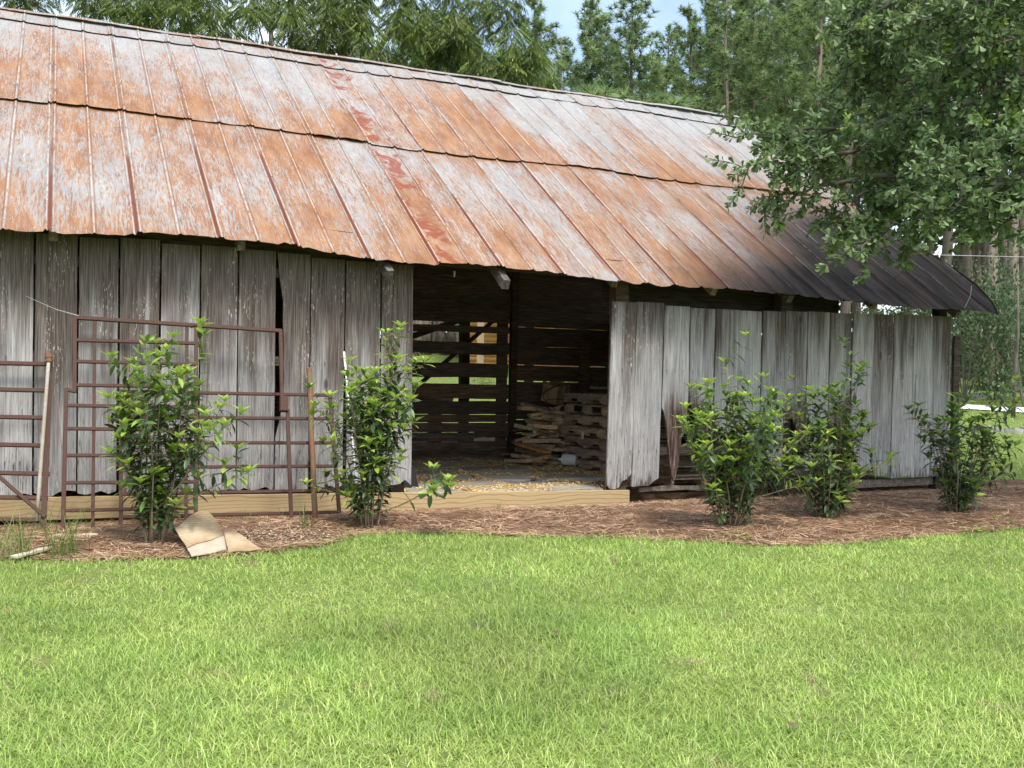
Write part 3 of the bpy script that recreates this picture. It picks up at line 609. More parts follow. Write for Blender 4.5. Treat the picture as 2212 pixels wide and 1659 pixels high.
# lawn
def lawn_pts(n, x0, x1, y0, y1, dens=None):
    x = RNG.uniform(x0, x1, n); y = RNG.uniform(y0, y1, n); m = np.abs(x) < y * .56 + .8
    u = (x - W0[0]) * UD[0] + (y - W0[1]) * UD[1]; v = (x - W0[0]) * VD[0] + (y - W0[1]) * VD[1]
    e = np.interp(u, EDGE_U, EDGE_V) + .10 * (vnoise(x, y, .25, 3) - .5) + RNG.normal(0, .05, n)
    m &= (v < e) | (u > 12.4 + RNG.normal(0, .2, n)); return x[m], y[m], (e - v)[m], u[m]
Ps = []; 
for (n, x0, x1, y0, y1) in [(225000, -3.6, 3.9, 3.1, 6.0), (270000, -6, 6.5, 6.0, 10.2), (26000, 2.5, 8.5, 9.5, 13.5), (60000, 5.5, 20, 13, 34)]:
    x, y, e, u = lawn_pts(n, x0, x1, y0, y1); Ps.append(np.stack([x, y, e, u], 1))
G = np.concatenate(Ps); x, y, e, uu = G.T; n = len(x)
hn = vnoise(x, y, .45, 5); hn2 = vnoise(x, y, 1.3, 8); thin = vnoise(x, y, .22, 11)
keep = RNG.random(n) < np.clip(.12 + 2.0 * thin, 0, 1); x, y, e, uu, hn, hn2 = (q[keep] for q in (x, y, e, uu, hn, hn2)); n = len(x)
L = (.022 + .030 * hn + .024 * hn2) * RNG.uniform(.6, 1.5, n); edge_b = np.exp(-np.maximum(e, 0) / .22) * (vnoise(x, y, .3, 21) > .45); L *= 1 + .9 * edge_b * RNG.random(n); L *= np.where(y > 12, 1.5, 1)
az = RNG.uniform(0, 2 * math.pi, n); tilt = np.clip(np.abs(RNG.normal(.8, .38, n)), .05, 1.45)
D = np.stack([np.cos(az) * np.sin(tilt), np.sin(az) * np.sin(tilt), np.cos(tilt)], 1); P = np.stack([x, y, ground_z(x, y) - .006], 1)
bend = np.stack([np.cos(az), np.sin(az), -.7 * np.ones(n)], 1) * (L * RNG.uniform(.1, .5, n))[:, None]
col = pal(n, [(.205, .305, .066), (.315, .43, .10), (.41, .525, .152), (.50, .58, .215), (.50, .47, .26)], [.22, .36, .27, .12, .03])
patch = vnoise(x, y, .9, 31)[:, None]; dead = vnoise(x, y, .16, 51); dm = (dead > .90) & (RNG.random(n) < .5); col[dm] = pal(int(dm.sum()), [(.42, .35, .20), (.26, .19, .11)], [.6, .4]); dk = (sstep(.62, .9, vnoise(x, y, .33, 61)) * .20)[:, None]; col = col * (1 - dk * np.array([.75, .45, .5])); col *= (.80 + .42 * patch) * np.array([1, 1, 1]) * (1 + (hn[:, None] - .5) * np.array([-.22, -.10, -.25]))
W_ = RNG.uniform(.0024, .0044, n) * np.where(y > 12, 2.4, np.where(y > 7, 1.25, 1))
lawn = link(bpy.data.objects.new('lawn_grass', strips(P, D, L, W_, bend, col, M['grass'], 'lawn_grass'))); tag(lawn, 'short bright green lawn grass in front of the barn', 'grass', kind='stuff')
# pine straw
n = 95000; u = RNG.uniform(-3.3, 12.6, n); e = np.interp(u, EDGE_U, EDGE_V); t = RNG.random(n); v = e - .06 + (-.05 - e) * t
v = np.where(u > 5.95, e - .06 + (.25 - e) * t, v)
thinmask = (np.exp(-((u - 1.15) / .55) ** 2 - ((v + .55) / .35) ** 2) > .35) & (RNG.random(n) < .75); thinmask |= (np.exp(-((u - 1.75) / .4) ** 2 - ((v + 1.5) / .35) ** 2) > .35) & (RNG.random(n) < .7)
u, v = u[~thinmask], v[~thinmask]; n = len(u)
Pw = W0 + u[:, None] * UD + v[:, None] * VD; hz = ground_z(Pw[:, 0], Pw[:, 1]); mound = (.035 * vnoise(u, v, .35, 41) + .02 * vnoise(u, v, .12, 42)) * (1 - .75 * sstep(-.6, -.1, v))
Pw[:, 2] = hz + .004 + mound * RNG.random(n)
az = vnoise(u, v, .4, 44) * 9 + RNG.normal(0, .8, n); el = RNG.normal(.03, .10, n)
D = np.stack([np.cos(az) * np.cos(el), np.sin(az) * np.cos(el), np.sin(el)], 1); L = RNG.uniform(.08, .2, n); Pw -= D * (L * .5)[:, None]
Pw[:, 2] = np.maximum(Pw[:, 2], hz + .006)
bend = np.stack([-np.sin(az), np.cos(az), RNG.normal(-.1, .15, n)], 1) * (L * RNG.normal(0, .22, n))[:, None]
col = pal(n, [(.18, .10, .058), (.37, .225, .132), (.53, .355, .225), (.64, .47, .32)], [.22, .33, .29, .16])
upv = np.tile(np.array([0, 0, 1.]), (n, 1)) + RNG.normal(0, .25, (n, 3))
tag(link(bpy.data.objects.new('pine_straw', strips(Pw, D, L, RNG.uniform(.003, .006, n), bend, col, M['straw'], 'pine_straw', upv))), 'brown pine straw mulch along the foot of the barn wall', 'pine straw', kind='stuff')
# wood shavings lying in the joints of the stone floor
pts = []
for (p, r) in FLJ:
    if RNG.random() < .75:
        m = int(np.linalg.norm(r - p) * 190 * RNG.uniform(.3, 1.6)); t = RNG.random((m, 1)); pts.append(p + (r - p) * t + RNG.normal(0, .04, (m, 2)))
for (cu, cv, su, sv, m) in [(6.35, 2.2, .10, .8, 900), (4.6, .35, .35, .10, 500), (6.2, .5, .12, .15, 350), (5.6, 3.3, .5, .2, 300), (3.9, 1.6, .25, .3, 250), (5, 2, 1.2, 1.2, 350)]:
    pts.append(np.stack([RNG.normal(cu, su, m), RNG.normal(cv, sv, m)], 1))
pts = np.concatenate(pts); pts = pts[(pts[:, 1] > .01) & (pts[:, 1] < 4.1) & (pts[:, 0] > 2.6) & (pts[:, 0] < 7.4)]; n = len(pts)
Pw = W0 + pts[:, :1] * UD + pts[:, 1:] * VD; Pw[:, 2] = .13 - .0072 * (pts[:, 0] - 4.5) + RNG.uniform(.004, .03, n)
az = RNG.uniform(0, 6.28, n); D = np.stack([np.cos(az), np.sin(az), RNG.normal(.15, .3, n)], 1); D = unit(D); L = RNG.uniform(.015, .04, n)
col = pal(n, [(.62, .44, .19), (.72, .55, .28), (.50, .33, .13)], [.4, .4, .2])
tag(link(bpy.data.objects.new('wood_shavings', strips(Pw, D, L, RNG.uniform(.012, .022, n), np.stack([RNG.normal(0, .3, n), RNG.normal(0, .3, n), -RNG.random(n) * .5], 1) * L[:, None], col, M['shav'], 'wood_shavings', np.tile([0, 0, 1.], (n, 1)) + RNG.normal(0, .5, (n, 3))))), 'golden wood shavings strewn over the stone floor', 'shavings', kind='stuff')
# pale sawdust and chips on the bed beside the cardboard
m = 1500; u = RNG.normal(1.72, .26, m); v = RNG.normal(-1.62, .17, m); Pw = W0 + u[:, None] * UD + v[:, None] * VD; Pw[:, 2] = ground_z(Pw[:, 0], Pw[:, 1]) + RNG.uniform(.022, .05, m)
az = RNG.uniform(0, 6.28, m); D = unit(np.stack([np.cos(az), np.sin(az), RNG.normal(0, .2, m)], 1)); L = RNG.uniform(.008, .024, m)
tag(link(bpy.data.objects.new('sawdust', strips(Pw, D, L, L * .7, D * 0, pal(m, [(.42, .32, .22), (.28, .19, .12), (.55, .45, .33)], [.4, .35, .25]), M['straw'], 'sawdust', np.tile([0, 0, 1.], (m, 1)) + RNG.normal(0, .2, (m, 3))))), 'pale sawdust and chips spilled beside the cardboard', 'sawdust', kind='stuff')

# ------------------------------------------------------------------ gates and pipes against the wall
def barn_thing(name, u, v, z, label, cat, group=None):
    e = empty(name, Bw(u, v, z).tolist(), TH); tag(e, label, cat, group); e['_o'] = (u, v, z); return e
def rel(th, p): o = th['_o']; return np.array(p) - np.array([o[0], o[1], o[2]])
def gate(name, label, feet, top, bars, origin):
    p0 = np.array(feet[0]); n = np.cross(np.array(feet[1]) - p0, np.array(top) - p0); n = n / np.linalg.norm(n)
    th = barn_thing(name, *origin, label, 'gate', 'rusty pipe gates leaning on the wall')
    for (nm, a, b, w, off) in bars:
        A = on_plane(*a, p0, n); B_ = on_plane(*b, p0, n); sh = n * off * np.sign(-n[1])
        sh = n * (off if n[1] < 0 else -off)
        mb = MB(); mb.beam(rel(th, A + sh), rel(th, B_ + sh), w, w * .9, n); mb.build(nm, M['gate'], th, bevel=.003)
    return th
W = .034
gA = gate('pipe_gate', 'rusty pipe gate cut off by the left edge, with a diagonal brace', [(-.4, -.62, .03), (0, -.62, .03)], (-.1, -.07, 1.5),
          [('stile', (109, 778), (93, 1158), .045, 0)] + [('rail', (-260, y - 6), (108, y + 2), W, .003) for y in (785, 842, 901, 961, 1022)] + [('rail', (-260, 1071), (104, 1076), W, .003), ('rail', (-260, 1120), (98, 1123), W, .003), ('brace', (-60, 980), (97, 1118), .03, .03)], (-.1, -.62, .03))
gB = gate('pipe_gate', 'tall rusty bow gate with a stepped top, behind the leftmost shrub', [(.05, -.70, .03), (1.87, -.80, .03)], (.1, -.07, 1.96),
          [('stile', (162, 682), (161, 848), W, 0), ('rail', (142, 841), (163, 846), .03, .002), ('stile', (143, 839), (136, 1153), W, 0), ('rail', (160, 686), (609, 715), W, .002),
           ('stile', (205, 690), (200, 1154), W * .85, -.006), ('stile', (404, 703), (402, 1123), W * .85, -.006), ('stile', (424, 704), (423, 1112), W, 0), ('stile', (606, 713), (609, 862), W, 0), ('stile', (621, 884), (630, 1146), W, 0), ('latch_plate', (613, 857), (613, 889), .075, .004)] +
          [('rail', (163, y0), (424, y1), W * .85, .004) for (y0, y1) in ((735, 742), (781, 787), (832, 836))] + [('rail', (142, y0), (424, y1), W * .85, .004) for (y0, y1) in ((876, 880), (926, 929), (984, 984), (1043, 1041), (1103, 1097))], (.05, -.70, .03))
gC = gate('pipe_gate', 'lower rusty six bar gate half hidden behind the bow gate', [(.6, -.50, .03), (2.2, -.56, .03)], (.7, -.06, 1.33),
          [('stile', (263, 846), (261, 1150), W, 0), ('stile', (713, 855), (735, 1136), W, 0)] + [('rail', (263, a), (b, c), W * .85, .004) for (a, b, c) in ((846, 713, 854), (901, 717, 905), (956, 721, 957), (1010, 725, 1007), (1068, 729, 1059), (1117, 733, 1106))], (.6, -.50, .03))
def pipe_thing(name, a, b, va, vb, r, mat, label, cap=None, seg=6, wob=0.0):
    A = on_v(*a, va); B_ = on_v(*b, vb); th = barn_thing(name, *B_, label, 'pipe')
    pts = [A + (B_ - A) * t + (RNG.normal(0, wob, 3) if 0 < t < 1 else 0) for t in np.linspace(0, 1, seg)]
    mb = MB(); mb.tube([rel(th, p) for p in pts], r, 10); mb.build('shaft', M[mat], th, True)
    if cap:
        d = (A - B_) / np.linalg.norm(A - B_); mb = MB(); mb.tube([rel(th, A - d * .065), rel(th, A - d * .06), rel(th, A - d * .025), rel(th, A - d * .022), rel(th, A + d * .015)], [r * 1.2, r * 1.75, r * 1.75, r * 2.1, r * 2.1], 10); mb.build('coupling', M['pipe'], th, False)
    return th
pipe_thing('galvanised_pipe', (106, 768), (79, 1126), -.16, -.60, .0155, 'galv', 'slim galvanised pipe with a rusty coupling leaning on the left gate', True)
pipe_thing('rusty_pipe', (668, 796), (681, 1143), -.08, -.88, .026, 'pipe', 'thick rust-brown pipe propped against the wall between gate and shrub', None, 9, .004)
pipe_thing('plastic_conduit', (743, 760), (779, 1136), -.05, -.7, .011, 'white', 'thin white conduit leaning on the wall behind the second shrub')
# cardboard sheets
def patch(name, rows, label, cat, mat, nx=8, ny=5, th=.006, curl=.006):
    rows = [[np.array(p, float) for p in r] for r in rows]; o0 = rows[0][0]; V = []; W_ = []
    for a, b in zip(rows[:-1], rows[1:]):
        for j in range(ny + (1 if b is rows[-1] else 0)):
            t = j / ny; L0 = a[0] + (b[0] - a[0]) * t; R_ = a[1] + (b[1] - a[1]) * t; W_.append((L0, R_))
    for jj, (L0, R_) in enumerate(W_):
        for i in range(nx + 1):
            s = i / nx; p = L0 + (R_ - L0) * s; p = p + np.array([0, 0, curl * math.sin(math.pi * s) + .004 * math.sin(jj * 1.7 + i)]); V.append(p)
    V = np.array(V); m = len(W_)
    e = barn_thing(name, *o0, label, cat); mb = MB(); mb.add(V - o0, [(j * (nx + 1) + i, j * (nx + 1) + i + 1, (j + 1) * (nx + 1) + i + 1, (j + 1) * (nx + 1) + i) for j in range(m - 1) for i in range(nx)])
    ob = mb.build('sheet', M[mat], e, False); sol = ob.modifiers.new('thickness', 'SOLIDIFY'); sol.thickness = th; return e
def gz(px, py, z=.03): p = on_z(px, py, z); u, v = uv_of(p); return (u, v, z)
cs = patch('cardboard_sheet', [[on_v(404, 1183, -1.93), on_v(487, 1156, -1.74)], [on_v(378, 1143, -1.66), on_v(470, 1128, -1.58)], [on_v(418, 1108, -1.50), on_v(450, 1103, -1.45)]], 'curled sheet of flattened cardboard leaning beside the leftmost shrub', 'cardboard', 'card')
fp = [np.array(q_, float) for q_ in (gz(414, 1202), gz(492, 1188), on_v(487, 1156.5, -1.742), on_v(404, 1183.5, -1.932))]; V = []
for a_ in range(6):
    for b_ in range(9): L0 = fp[0] + (fp[3] - fp[0]) * a_ / 5; R_ = fp[1] + (fp[2] - fp[1]) * a_ / 5; V.append(rel(cs, L0 + (R_ - L0) * b_ / 8 + np.array([0, 0, .004 * math.sin(b_ * 1.3 + a_)])) + (np.array([0, RNG.normal(0, .008), 0]) if a_ == 0 else 0))
mb = MB(); mb.add(V, [(9 * a_ + b_, 9 * a_ + b_ + 1, 9 * a_ + b_ + 10, 9 * a_ + b_ + 9) for a_ in range(5) for b_ in range(8)]); o = mb.build('flap', M['liner'], cs); o.modifiers.new('thickness', 'SOLIDIFY').thickness = .006
patch('cardboard_sheet', [[gz(494, 1193, .035), gz(566, 1187, .035)], [on_v(482, 1143, -1.66), on_v(508, 1146, -1.70)]], 'flat cardboard offcut lying under the curled sheet', 'cardboard', 'card', curl=.004)
def ground_plank(a, b, w, h, mat, label, name='loose_plank', cat='plank', z=.045):
    A = np.array(gz(*a, z)); B_ = np.array(gz(*b, z)); e = barn_thing(name, *A, label, cat); mb = MB(); mb.beam(rel(e, A), rel(e, B_), w, h, (0, 0, 1), .003, 4); mb.build('timber', M[mat], e); return e
ground_plank((94, 1162), (210, 1158), .10, .035, 'pale', 'pale sawn plank lying at the feet of the left gates')
ground_plank((30, 1204), (108, 1183), .06, .016, 'pale', 'pale plank end half buried in grass at the far left')
ground_plank((588, 1143), (640, 1147), .05, .03, 'pale', 'short pale stick lying beside the rusty pipe')
ground_plank((515, 1150), (607, 1147), .06, .03, 'gate', 'rusty angle iron lying behind the cardboard', 'angle_iron', 'iron bar')
# cobweb thread from the wall to the gate corner
p = [on_v(57, 640, -.03), on_v(120, 668, -.05), on_v(206, 692, -.10)]; e = barn_thing('cobweb', *p[0], 'thin white cobweb thread from the wall to the bow gate', 'cobweb'); mb = MB(); mb.tube([rel(e, q) for q in p], [.0012, .002, .0035], 4); mb.build('thread', M['web'], e)
# round-topped board past the corner
e = barn_thing('round_topped_board', 11.34, .25, 0, 'dark round-topped board standing upright past the right corner of the barn', 'board')
pr = [(-.055, 0)] + [(-.055, 2.0)] + [(-.055 * math.cos(t), 2.0 + .055 * math.sin(t)) for t in np.linspace(.4, math.pi - .4, 5)] + [(.055, 2.0), (.055, 0)]
V = [(a, -.02, b) for a, b in pr] + [(a, .02, b) for a, b in pr]; nn = len(pr); mb = MB(); mb.add(V, [tuple(range(nn)), tuple(range(2 * nn - 1, nn - 1, -1))] + [(i, nn + i, nn + (i + 1) % nn, (i + 1) % nn) for i in range(nn)]); mb.build('upright', M['slat'], e)
mb = MB(); mb.beam((-.17, .02, 1.15), (.03, .02, 1.14), .03, .09); mb.build('rail_stub', M['rafter'], e)

# ------------------------------------------------------------------ inside the doorway
def pallet_parts(kind):
    P = []
    if kind == 'stringer':
        for x in (.02, .50, .98):
            pts = [(0, 0), (.16, 0), (.19, .04), (.40, .04), (.43, 0), (.77, 0), (.80, .04), (1.01, .04), (1.04, 0), (1.2, 0), (1.2, .092), (0, .092)]
            V = [(x - .019, b, c + .016) for b, c in pts] + [(x + .019, b, c + .016) for b, c in pts]; k_ = len(pts)
            mb = MB(); mb.add(V, [tuple(range(k_))[::-1], tuple(range(k_, 2 * k_))] + [(i, (i + 1) % k_, k_ + (i + 1) % k_, k_ + i) for i in range(k_)]); P.append(('stringer', mb))
    else:
        for x in (.03, .50, .97):
            for y in (.06, .60, 1.14): mb = MB(); mb.box((x - .045, y - .06, .016), (x + .045, y + .06, .106)); P.append(('block', mb))
    for y in (.05, .24, .43, .6, .77, .96, 1.15): mb = MB(); mb.box((0, y - .045, .1085), (1.0, y + .045, .125)); P.append(('deck_board', mb))
    for y in (.05, .6, 1.15): mb = MB(); mb.box((0, y - .045, -.002), (1.0, y + .045, .0155)); P.append(('bottom_board', mb))
    return [(nm, mb.mesh(nm, M['pallet'])) for nm, mb in P]
pk = {'stringer': pallet_parts('stringer'), 'block': pallet_parts('block')}
names = ['bottom pallet of the stack in the doorway', 'second pallet from the floor in the doorway stack', 'third pallet from the floor in the doorway stack', 'fourth pallet from the floor in the doorway stack',
         'fifth pallet from the floor in the doorway stack', 'block pallet with square gaps, second from the top of the doorway stack', 'weathered pallet on top of the stack in the doorway']
z = .135
for i in range(7):
    kd = 'block' if i == 5 else 'stringer'; du = RNG.normal(0, .02) + (.03 if i == 0 else 0)
    e = barn_thing('wooden_pallet', 6.53 + du, 1.56 + RNG.normal(0, .02), z, names[i], 'pallet', 'pallets stacked inside the doorway'); e.rotation_euler[2] = TH + RNG.normal(0, .012)
    for nm, me in pk[kd]: o = bpy.data.objects.new(nm, me); link(o, e)
    z += .150 if kd == 'stringer' else .148
for i, (u, v, zz, lb) in enumerate([(6.75, .32, .06, 'lowest pallet seen through the rotted boards'), (6.78, .34, .21, 'upper pallet seen through the rotted boards'), (8.55, .4, .06, 'pallet lying behind the fourth shrub inside the bay')]):
    e = barn_thing('wooden_pallet', u, v, zz, lb, 'pallet', 'pallets in the closed bay'); e.rotation_euler[2] = TH - math.pi / 2 * 0
    for nm, me in pk['stringer']: o = bpy.data.objects.new(nm, me); link(o, e)
# scrap lumber heap
for i in range(64):
    lv = (i / 64) ** 1.35; L = RNG.uniform(.25, .7); c = np.array([6.40 + RNG.normal(0, .17) + .30 * lv, 3.12 + RNG.normal(0, .18), .17 + lv * .78]); az = RNG.normal(-.9, .6); el = RNG.normal(0, .16)
    d = np.array([math.cos(az) * math.cos(el), math.sin(az) * math.cos(el), math.sin(el)])
    if i % 5 == 0: d = np.array([.25, -.9, RNG.uniform(-.25, .1)])
    d = d / np.linalg.norm(d); mt = 'orange' if i in (25, 40, 48, 55) else 'scrap'
    e = barn_thing('scrap_plank', *c, 'grey-brown board in the scrap lumber heap beside the pallets' if mt != 'orange' else 'orange-brown offcut sticking out of the scrap lumber heap', 'plank', 'scrap boards heaped by the pallets' if mt != 'orange' else 'orange offcuts in the heap')
    mb = MB(); mb.beam(-d * L / 2, d * L / 2, RNG.uniform(.09, .17), RNG.uniform(.03, .06), (0, 0, 1), .003, 2); mb.build('timber', M[mt], e)
for (a, b, w, lb) in [((6.05, 3.75, .20), (6.65, 3.2, .27), .2, 'broad grey board end lying at the front of the heap'), ((6.4, 3.0, .17), (6.1, 3.5, .42), .07, 'narrow stick slanting down from the heap to the floor'), ((6.25, 3.9, .55), (7.2, 3.8, .60), .13, 'pale board near the back of the heap')]:
    e = barn_thing('scrap_plank', *a, lb, 'plank'); mb = MB(); mb.beam((0, 0, 0), np.array(b) - np.array(a), w, .03, (0, .3, 1), .003, 3); mb.build('timber', M['rafter'], e)
# cardboard box
e = barn_thing('cardboard_box', 6.72, 3.40, 1.02, 'taped brown cardboard box sitting on the scrap lumber heap', 'box'); e.rotation_euler = (.25, -.12, TH + .5)
mb = MB(); mb.box((-.17, -.13, 0), (.17, .13, .27)); bx = mb.build('carton', M['card'], e, bevel=.004)
mb = MB(); mb.box((-.03, -.134, .0), (.03, -.1305, .27)); mb.build('tape', M['tape'], bx)
mb = MB(); mb.hexa([(-.17, -.13, .272), (-.165, .12, .272), (-.28, .12, .33), (-.28, -.12, .33), (-.17, -.13, .277), (-.165, .12, .277), (-.28, .12, .335), (-.28, -.12, .335)]); mb.build('flap', M['card'], bx)
mb = MB(); mb.tube([(.05 + .05 * math.cos(t), -.1335, .12 + .03 * math.sin(t) + .015 * math.sin(5 * t)) for t in np.linspace(0, 6.28, 30)], .004, 4); mb.build('print', M['blue'], bx)
# loops of wire and hose
for q, (c, r, lb) in enumerate([((6.85, 3.1, 1.18), .34, 'large loop of dark wire over the cardboard box'), ((7.0, 2.95, 1.22), .22, 'tangle of dark wire hanging off the top pallet')]):
    e = barn_thing('wire_coil', *c, lb, 'wire'); ts = np.linspace(0, 6.28 * (2.4 + q), 90)
    mb = MB(); mb.tube([(r * (1 + .22 * math.sin(2.3 * t + q)) * math.cos(t) * 1.1 - .05 * t / 6, .05 * math.sin(3 * t), r * .62 * math.sin(t) * (1 + .3 * math.sin(1.7 * t)) - .02 * t) for t in ts], .0065, 5); mb.build('strand', M['wire'], e, True)
e = barn_thing('bent_wire', 6.45, 2.95, .2, 'bent dark wire drooping in front of the scrap heap', 'wire'); mb = MB(); mb.tube([(.35, -.05, .86), (.2, -.08, .92), (.1, -.1, .78), (.14, -.12, .5), (-.02, -.14, .15), (.05, -.14, .10), (.16, -.1, .12)], .007, 5); mb.build('strand', M['wire'], e, True)
# white jug
e = barn_thing('white_jug', 6.46, 2.62, .145, 'dirty white plastic jug lying against the lowest pallet', 'jug'); e.rotation_euler[2] = TH - .9
mb = MB(); mb.tube([(0, 0, .085), (.012, 0, .085), (.04, 0, .085), (.2, 0, .085), (.235, 0, .085), (.25, 0, .085)], [.05, .075, .083, .083, .07, .03], 14); mb.build('body', M['white'], e, True)
mb = MB(); mb.tube([(-.05, 0, .085), (.0, 0, .085)], .022, 10); mb.build('neck', M['white'], e, True)
# loose slat on the pallets, paper tag, black panel
e = barn_thing('splintered_plank', 6.75, 1.85, 1.235, 'splintered grey slat lying on the top pallet', 'plank'); mb = MB(); mb.beam((-.1, .3, .0), (.35, -.3, .02), .09, .03, (0, 0, 1), .006, 4); mb.build('timber', M['rafter'], e)
e = barn_thing('paper_tag', 6.505, 2.12, .60, 'small torn white tag stuck to the pallet stack', 'tag'); mb = MB(); mb.hexa([(-.004, -.03, -.05), (-.001, .03, -.06), (.001, .03, -.06), (0, -.03, -.05), (-.006, -.035, .04), (-.003, .02, .05), (0, .02, .05), (-.002, -.035, .04)]); mb.build('paper', M['white'], e)
e = barn_thing('black_panel', 3.52, .62, .14, 'black plastic panel tilted just inside the left door edge', 'panel'); mb = MB(); mb.hexa([(-.1, 0, 0), (.14, 0, 0), (.14, .06, 0), (-.1, .06, 0), (-.1, .0, .24), (.06, 0, .24), (.06, .05, .24), (-.1, .05, .24)]); mb.build('casing', M['black'], e, bevel=.012)
# rolled cloth in the rear shed
p = on_v(915, 858, 6.4); q = on_v(977, 860, 6.4); e = barn_thing('rolled_carpet', p[0], 6.4, p[2], 'faded pink roll of carpet seen through the slats', 'carpet'); mb = MB(); mb.tube([(-1.2, .1, 0), (0, 0, 0), (q[0] - p[0], 0, q[2] - p[2])], .06, 12); mb.build('roll', M['pink'], e, True)
mb = MB(); mb.box((-1.0, -.1, -p[2]), (-.85, .2, -.06)); mb.box((.15, -.1, -p[2]), (.3, .2, -.06)); mb.build('stand', M['old'], e)

# ------------------------------------------------------------------ leaves
def leaf_template(L=1.0, w=.17, fold=.06, droop=.10, prof=None):
    ts = [0, .12, .3, .5, .72, .9, 1.0]; ws = prof or [.12, .45, .9, 1.0, .78, .38, .0]
    V = []; 
    for t, a in zip(ts, ws):
        zc = -droop * t * t; V += [(-a * w, t, zc + fold * a), (0, t, zc), (a * w, t, zc + fold * a)]
    F = []
    for i in range(len(ts) - 1):
        b = 3 * i; F += [(b, b + 1, b + 4, b + 3), (b + 1, b + 2, b + 5, b + 4)]
    return np.array(V) * L, F
def merged_leaves(name, T, F, Ms, mat, cols=None):
    Ms = np.asarray(Ms); n = len(Ms); V = np.einsum('nij,kj->nki', Ms[:, :3, :3], T) + Ms[:, None, :3, 3]
    Fa = np.array(F); k = len(T); FF = (Fa[None] + (np.arange(n) * k)[:, None, None]).reshape(-1, Fa.shape[1])
    c = None if cols is None else np.repeat(cols, k, axis=0)
    return np_mesh(name, V.reshape(-1, 3), [FF], mat, True, c)
def frames(P, D, N, S):
    D = unit(D); X = unit(np.cross(D, N)); Z = np.cross(X, D); n = len(P); A = np.zeros((n, 4, 4)); A[:, 3, 3] = 1
    A[:, :3, 0] = X * S[:, None]; A[:, :3, 1] = D * S[:, None]; A[:, :3, 2] = Z * S[:, None]; A[:, :3, 3] = P; return A
LT, LF = leaf_template(w=.165, fold=.05, droop=.16)
leaf_me = {}
for kname, mname in (('dark', 'lf_dark'), ('mid', 'lf_mid'), ('new', 'lf_new')):
    mb = MB(); mb.add(LT, LF); leaf_me[kname] = mb.mesh('leaf', M[mname], True)
def shrub(base_px, top_z, stems, spread, label, seed, shade=0.0, sprays=(), dens=1.0, hmin=.6):  # shade: oak's shade put into the leaf colours, fewer light leaves
    global RNG
    keep = RNG; RNG = np.random.default_rng(seed)
    b = on_z(*base_px, .045); root = empty('tea_olive_shrub', b.tolist()); tag(root, label, 'shrub', 'tea olive shrubs along the barn wall')
    H = top_z - b[2]; P, D, N, S, K = [], [], [], [], []
    def shoot(p0, dr, length, r0, lean_up, leaves_from, big=1.0, flush=.22):
        m = 9; pts = [np.array(p0)]; d = np.array(dr, float); d /= np.linalg.norm(d)
        for i in range(m):
            d = d + RNG.normal(0, .05, 3) + np.array([0, 0, lean_up]); d /= np.linalg.norm(d); pts.append(pts[-1] + d * length / m)
        pts = np.array(pts); mb = MB(); mb.tube(pts, np.linspace(r0, r0 * .3, m + 1), 6); mb.build('stem', M['stem'], root, True)
        nn = max(3, int(length / .042 * dens)); a0 = RNG.uniform(0, 6.28)
        for i in range(nn):
            t = (i + .5) / nn
            if t < leaves_from or RNG.random() < .10: continue
            f = t * m; j = min(int(f), m - 1); p = pts[j] + (pts[j + 1] - pts[j]) * (f - j); ax = unit((pts[j + 1] - pts[j])[None])[0]
            a = a0 + i * 1.57 + RNG.normal(0, .3)
            for q in (0, math.pi):
                if RNG.random() < .12: continue
                o = np.cross(ax, [math.cos(a + q), math.sin(a + q), .1]); o /= np.linalg.norm(o) + 1e-6
                up = .85 - .9 * (1 - t) + RNG.normal(0, .25); dd = o + ax * up * .8 + np.array([0, 0, -.12]); P.append(p); D.append(dd)
                N.append(ax + np.array([0, 0, .8]) + RNG.normal(0, .15, 3)); S.append(RNG.uniform(.082, .128) * big * (1 - .35 * (t > .93)))
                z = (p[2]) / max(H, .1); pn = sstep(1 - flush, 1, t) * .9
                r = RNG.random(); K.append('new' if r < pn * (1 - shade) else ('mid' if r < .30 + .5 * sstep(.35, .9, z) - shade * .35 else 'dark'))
            if RNG.random() < .26 and length > .45:
                o = np.cross(ax, [math.cos(a + 1), math.sin(a + 1), .2]); shoot(p, o + np.array([0, 0, .55]), min(.34, length * RNG.uniform(.13, .27)), r0 * .4, .10, .1, big, .5)
        for q in range(7):
            a = a0 + q * .9; tipd = np.array([math.cos(a), math.sin(a), .9]); P.append(pts[-1]); D.append(tipd); N.append(np.array([-math.cos(a) * .6, -math.sin(a) * .6, 1])); S.append(RNG.uniform(.07, .115) * big); K.append('new' if RNG.random() < .85 - shade else 'mid')
    for s in range(stems):
        a = s / stems * 6.28 + RNG.normal(0, .3); rr = spread * math.sqrt(RNG.random()); hh = H * RNG.uniform(hmin, 1.0) * (1 - .2 * (rr / spread)) if s else H * 1.0
        tx, ty = rr * math.cos(a), rr * math.sin(a) * .8; p0 = np.array([math.cos(a) * .06, math.sin(a) * .05, -.04])
        shoot(p0, np.array([tx, ty, hh]) - p0, math.hypot(math.hypot(tx, ty), hh) * 1.0, .008, .03, .13)
    for (dx, dz, dy, z0, ln) in sprays: shoot(np.array([0, 0, z0]), (dx, dy, dz), ln, .009, .0, .42, 1.05, .5)
    P, D, N, S = map(np.array, (P, D, N, S)); A = frames(P, D, N, S); K = np.array(K)
    score = -P[:, 1] * 1.0 + S * 3 + RNG.random(len(P)) * .15; order = np.argsort(-score); sel = order[:290]; rest = order[290:]
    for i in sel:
        o = bpy.data.objects.new('leaf', leaf_me[K[i]]); link(o, root); o.matrix_local = Matrix(A[i].tolist())
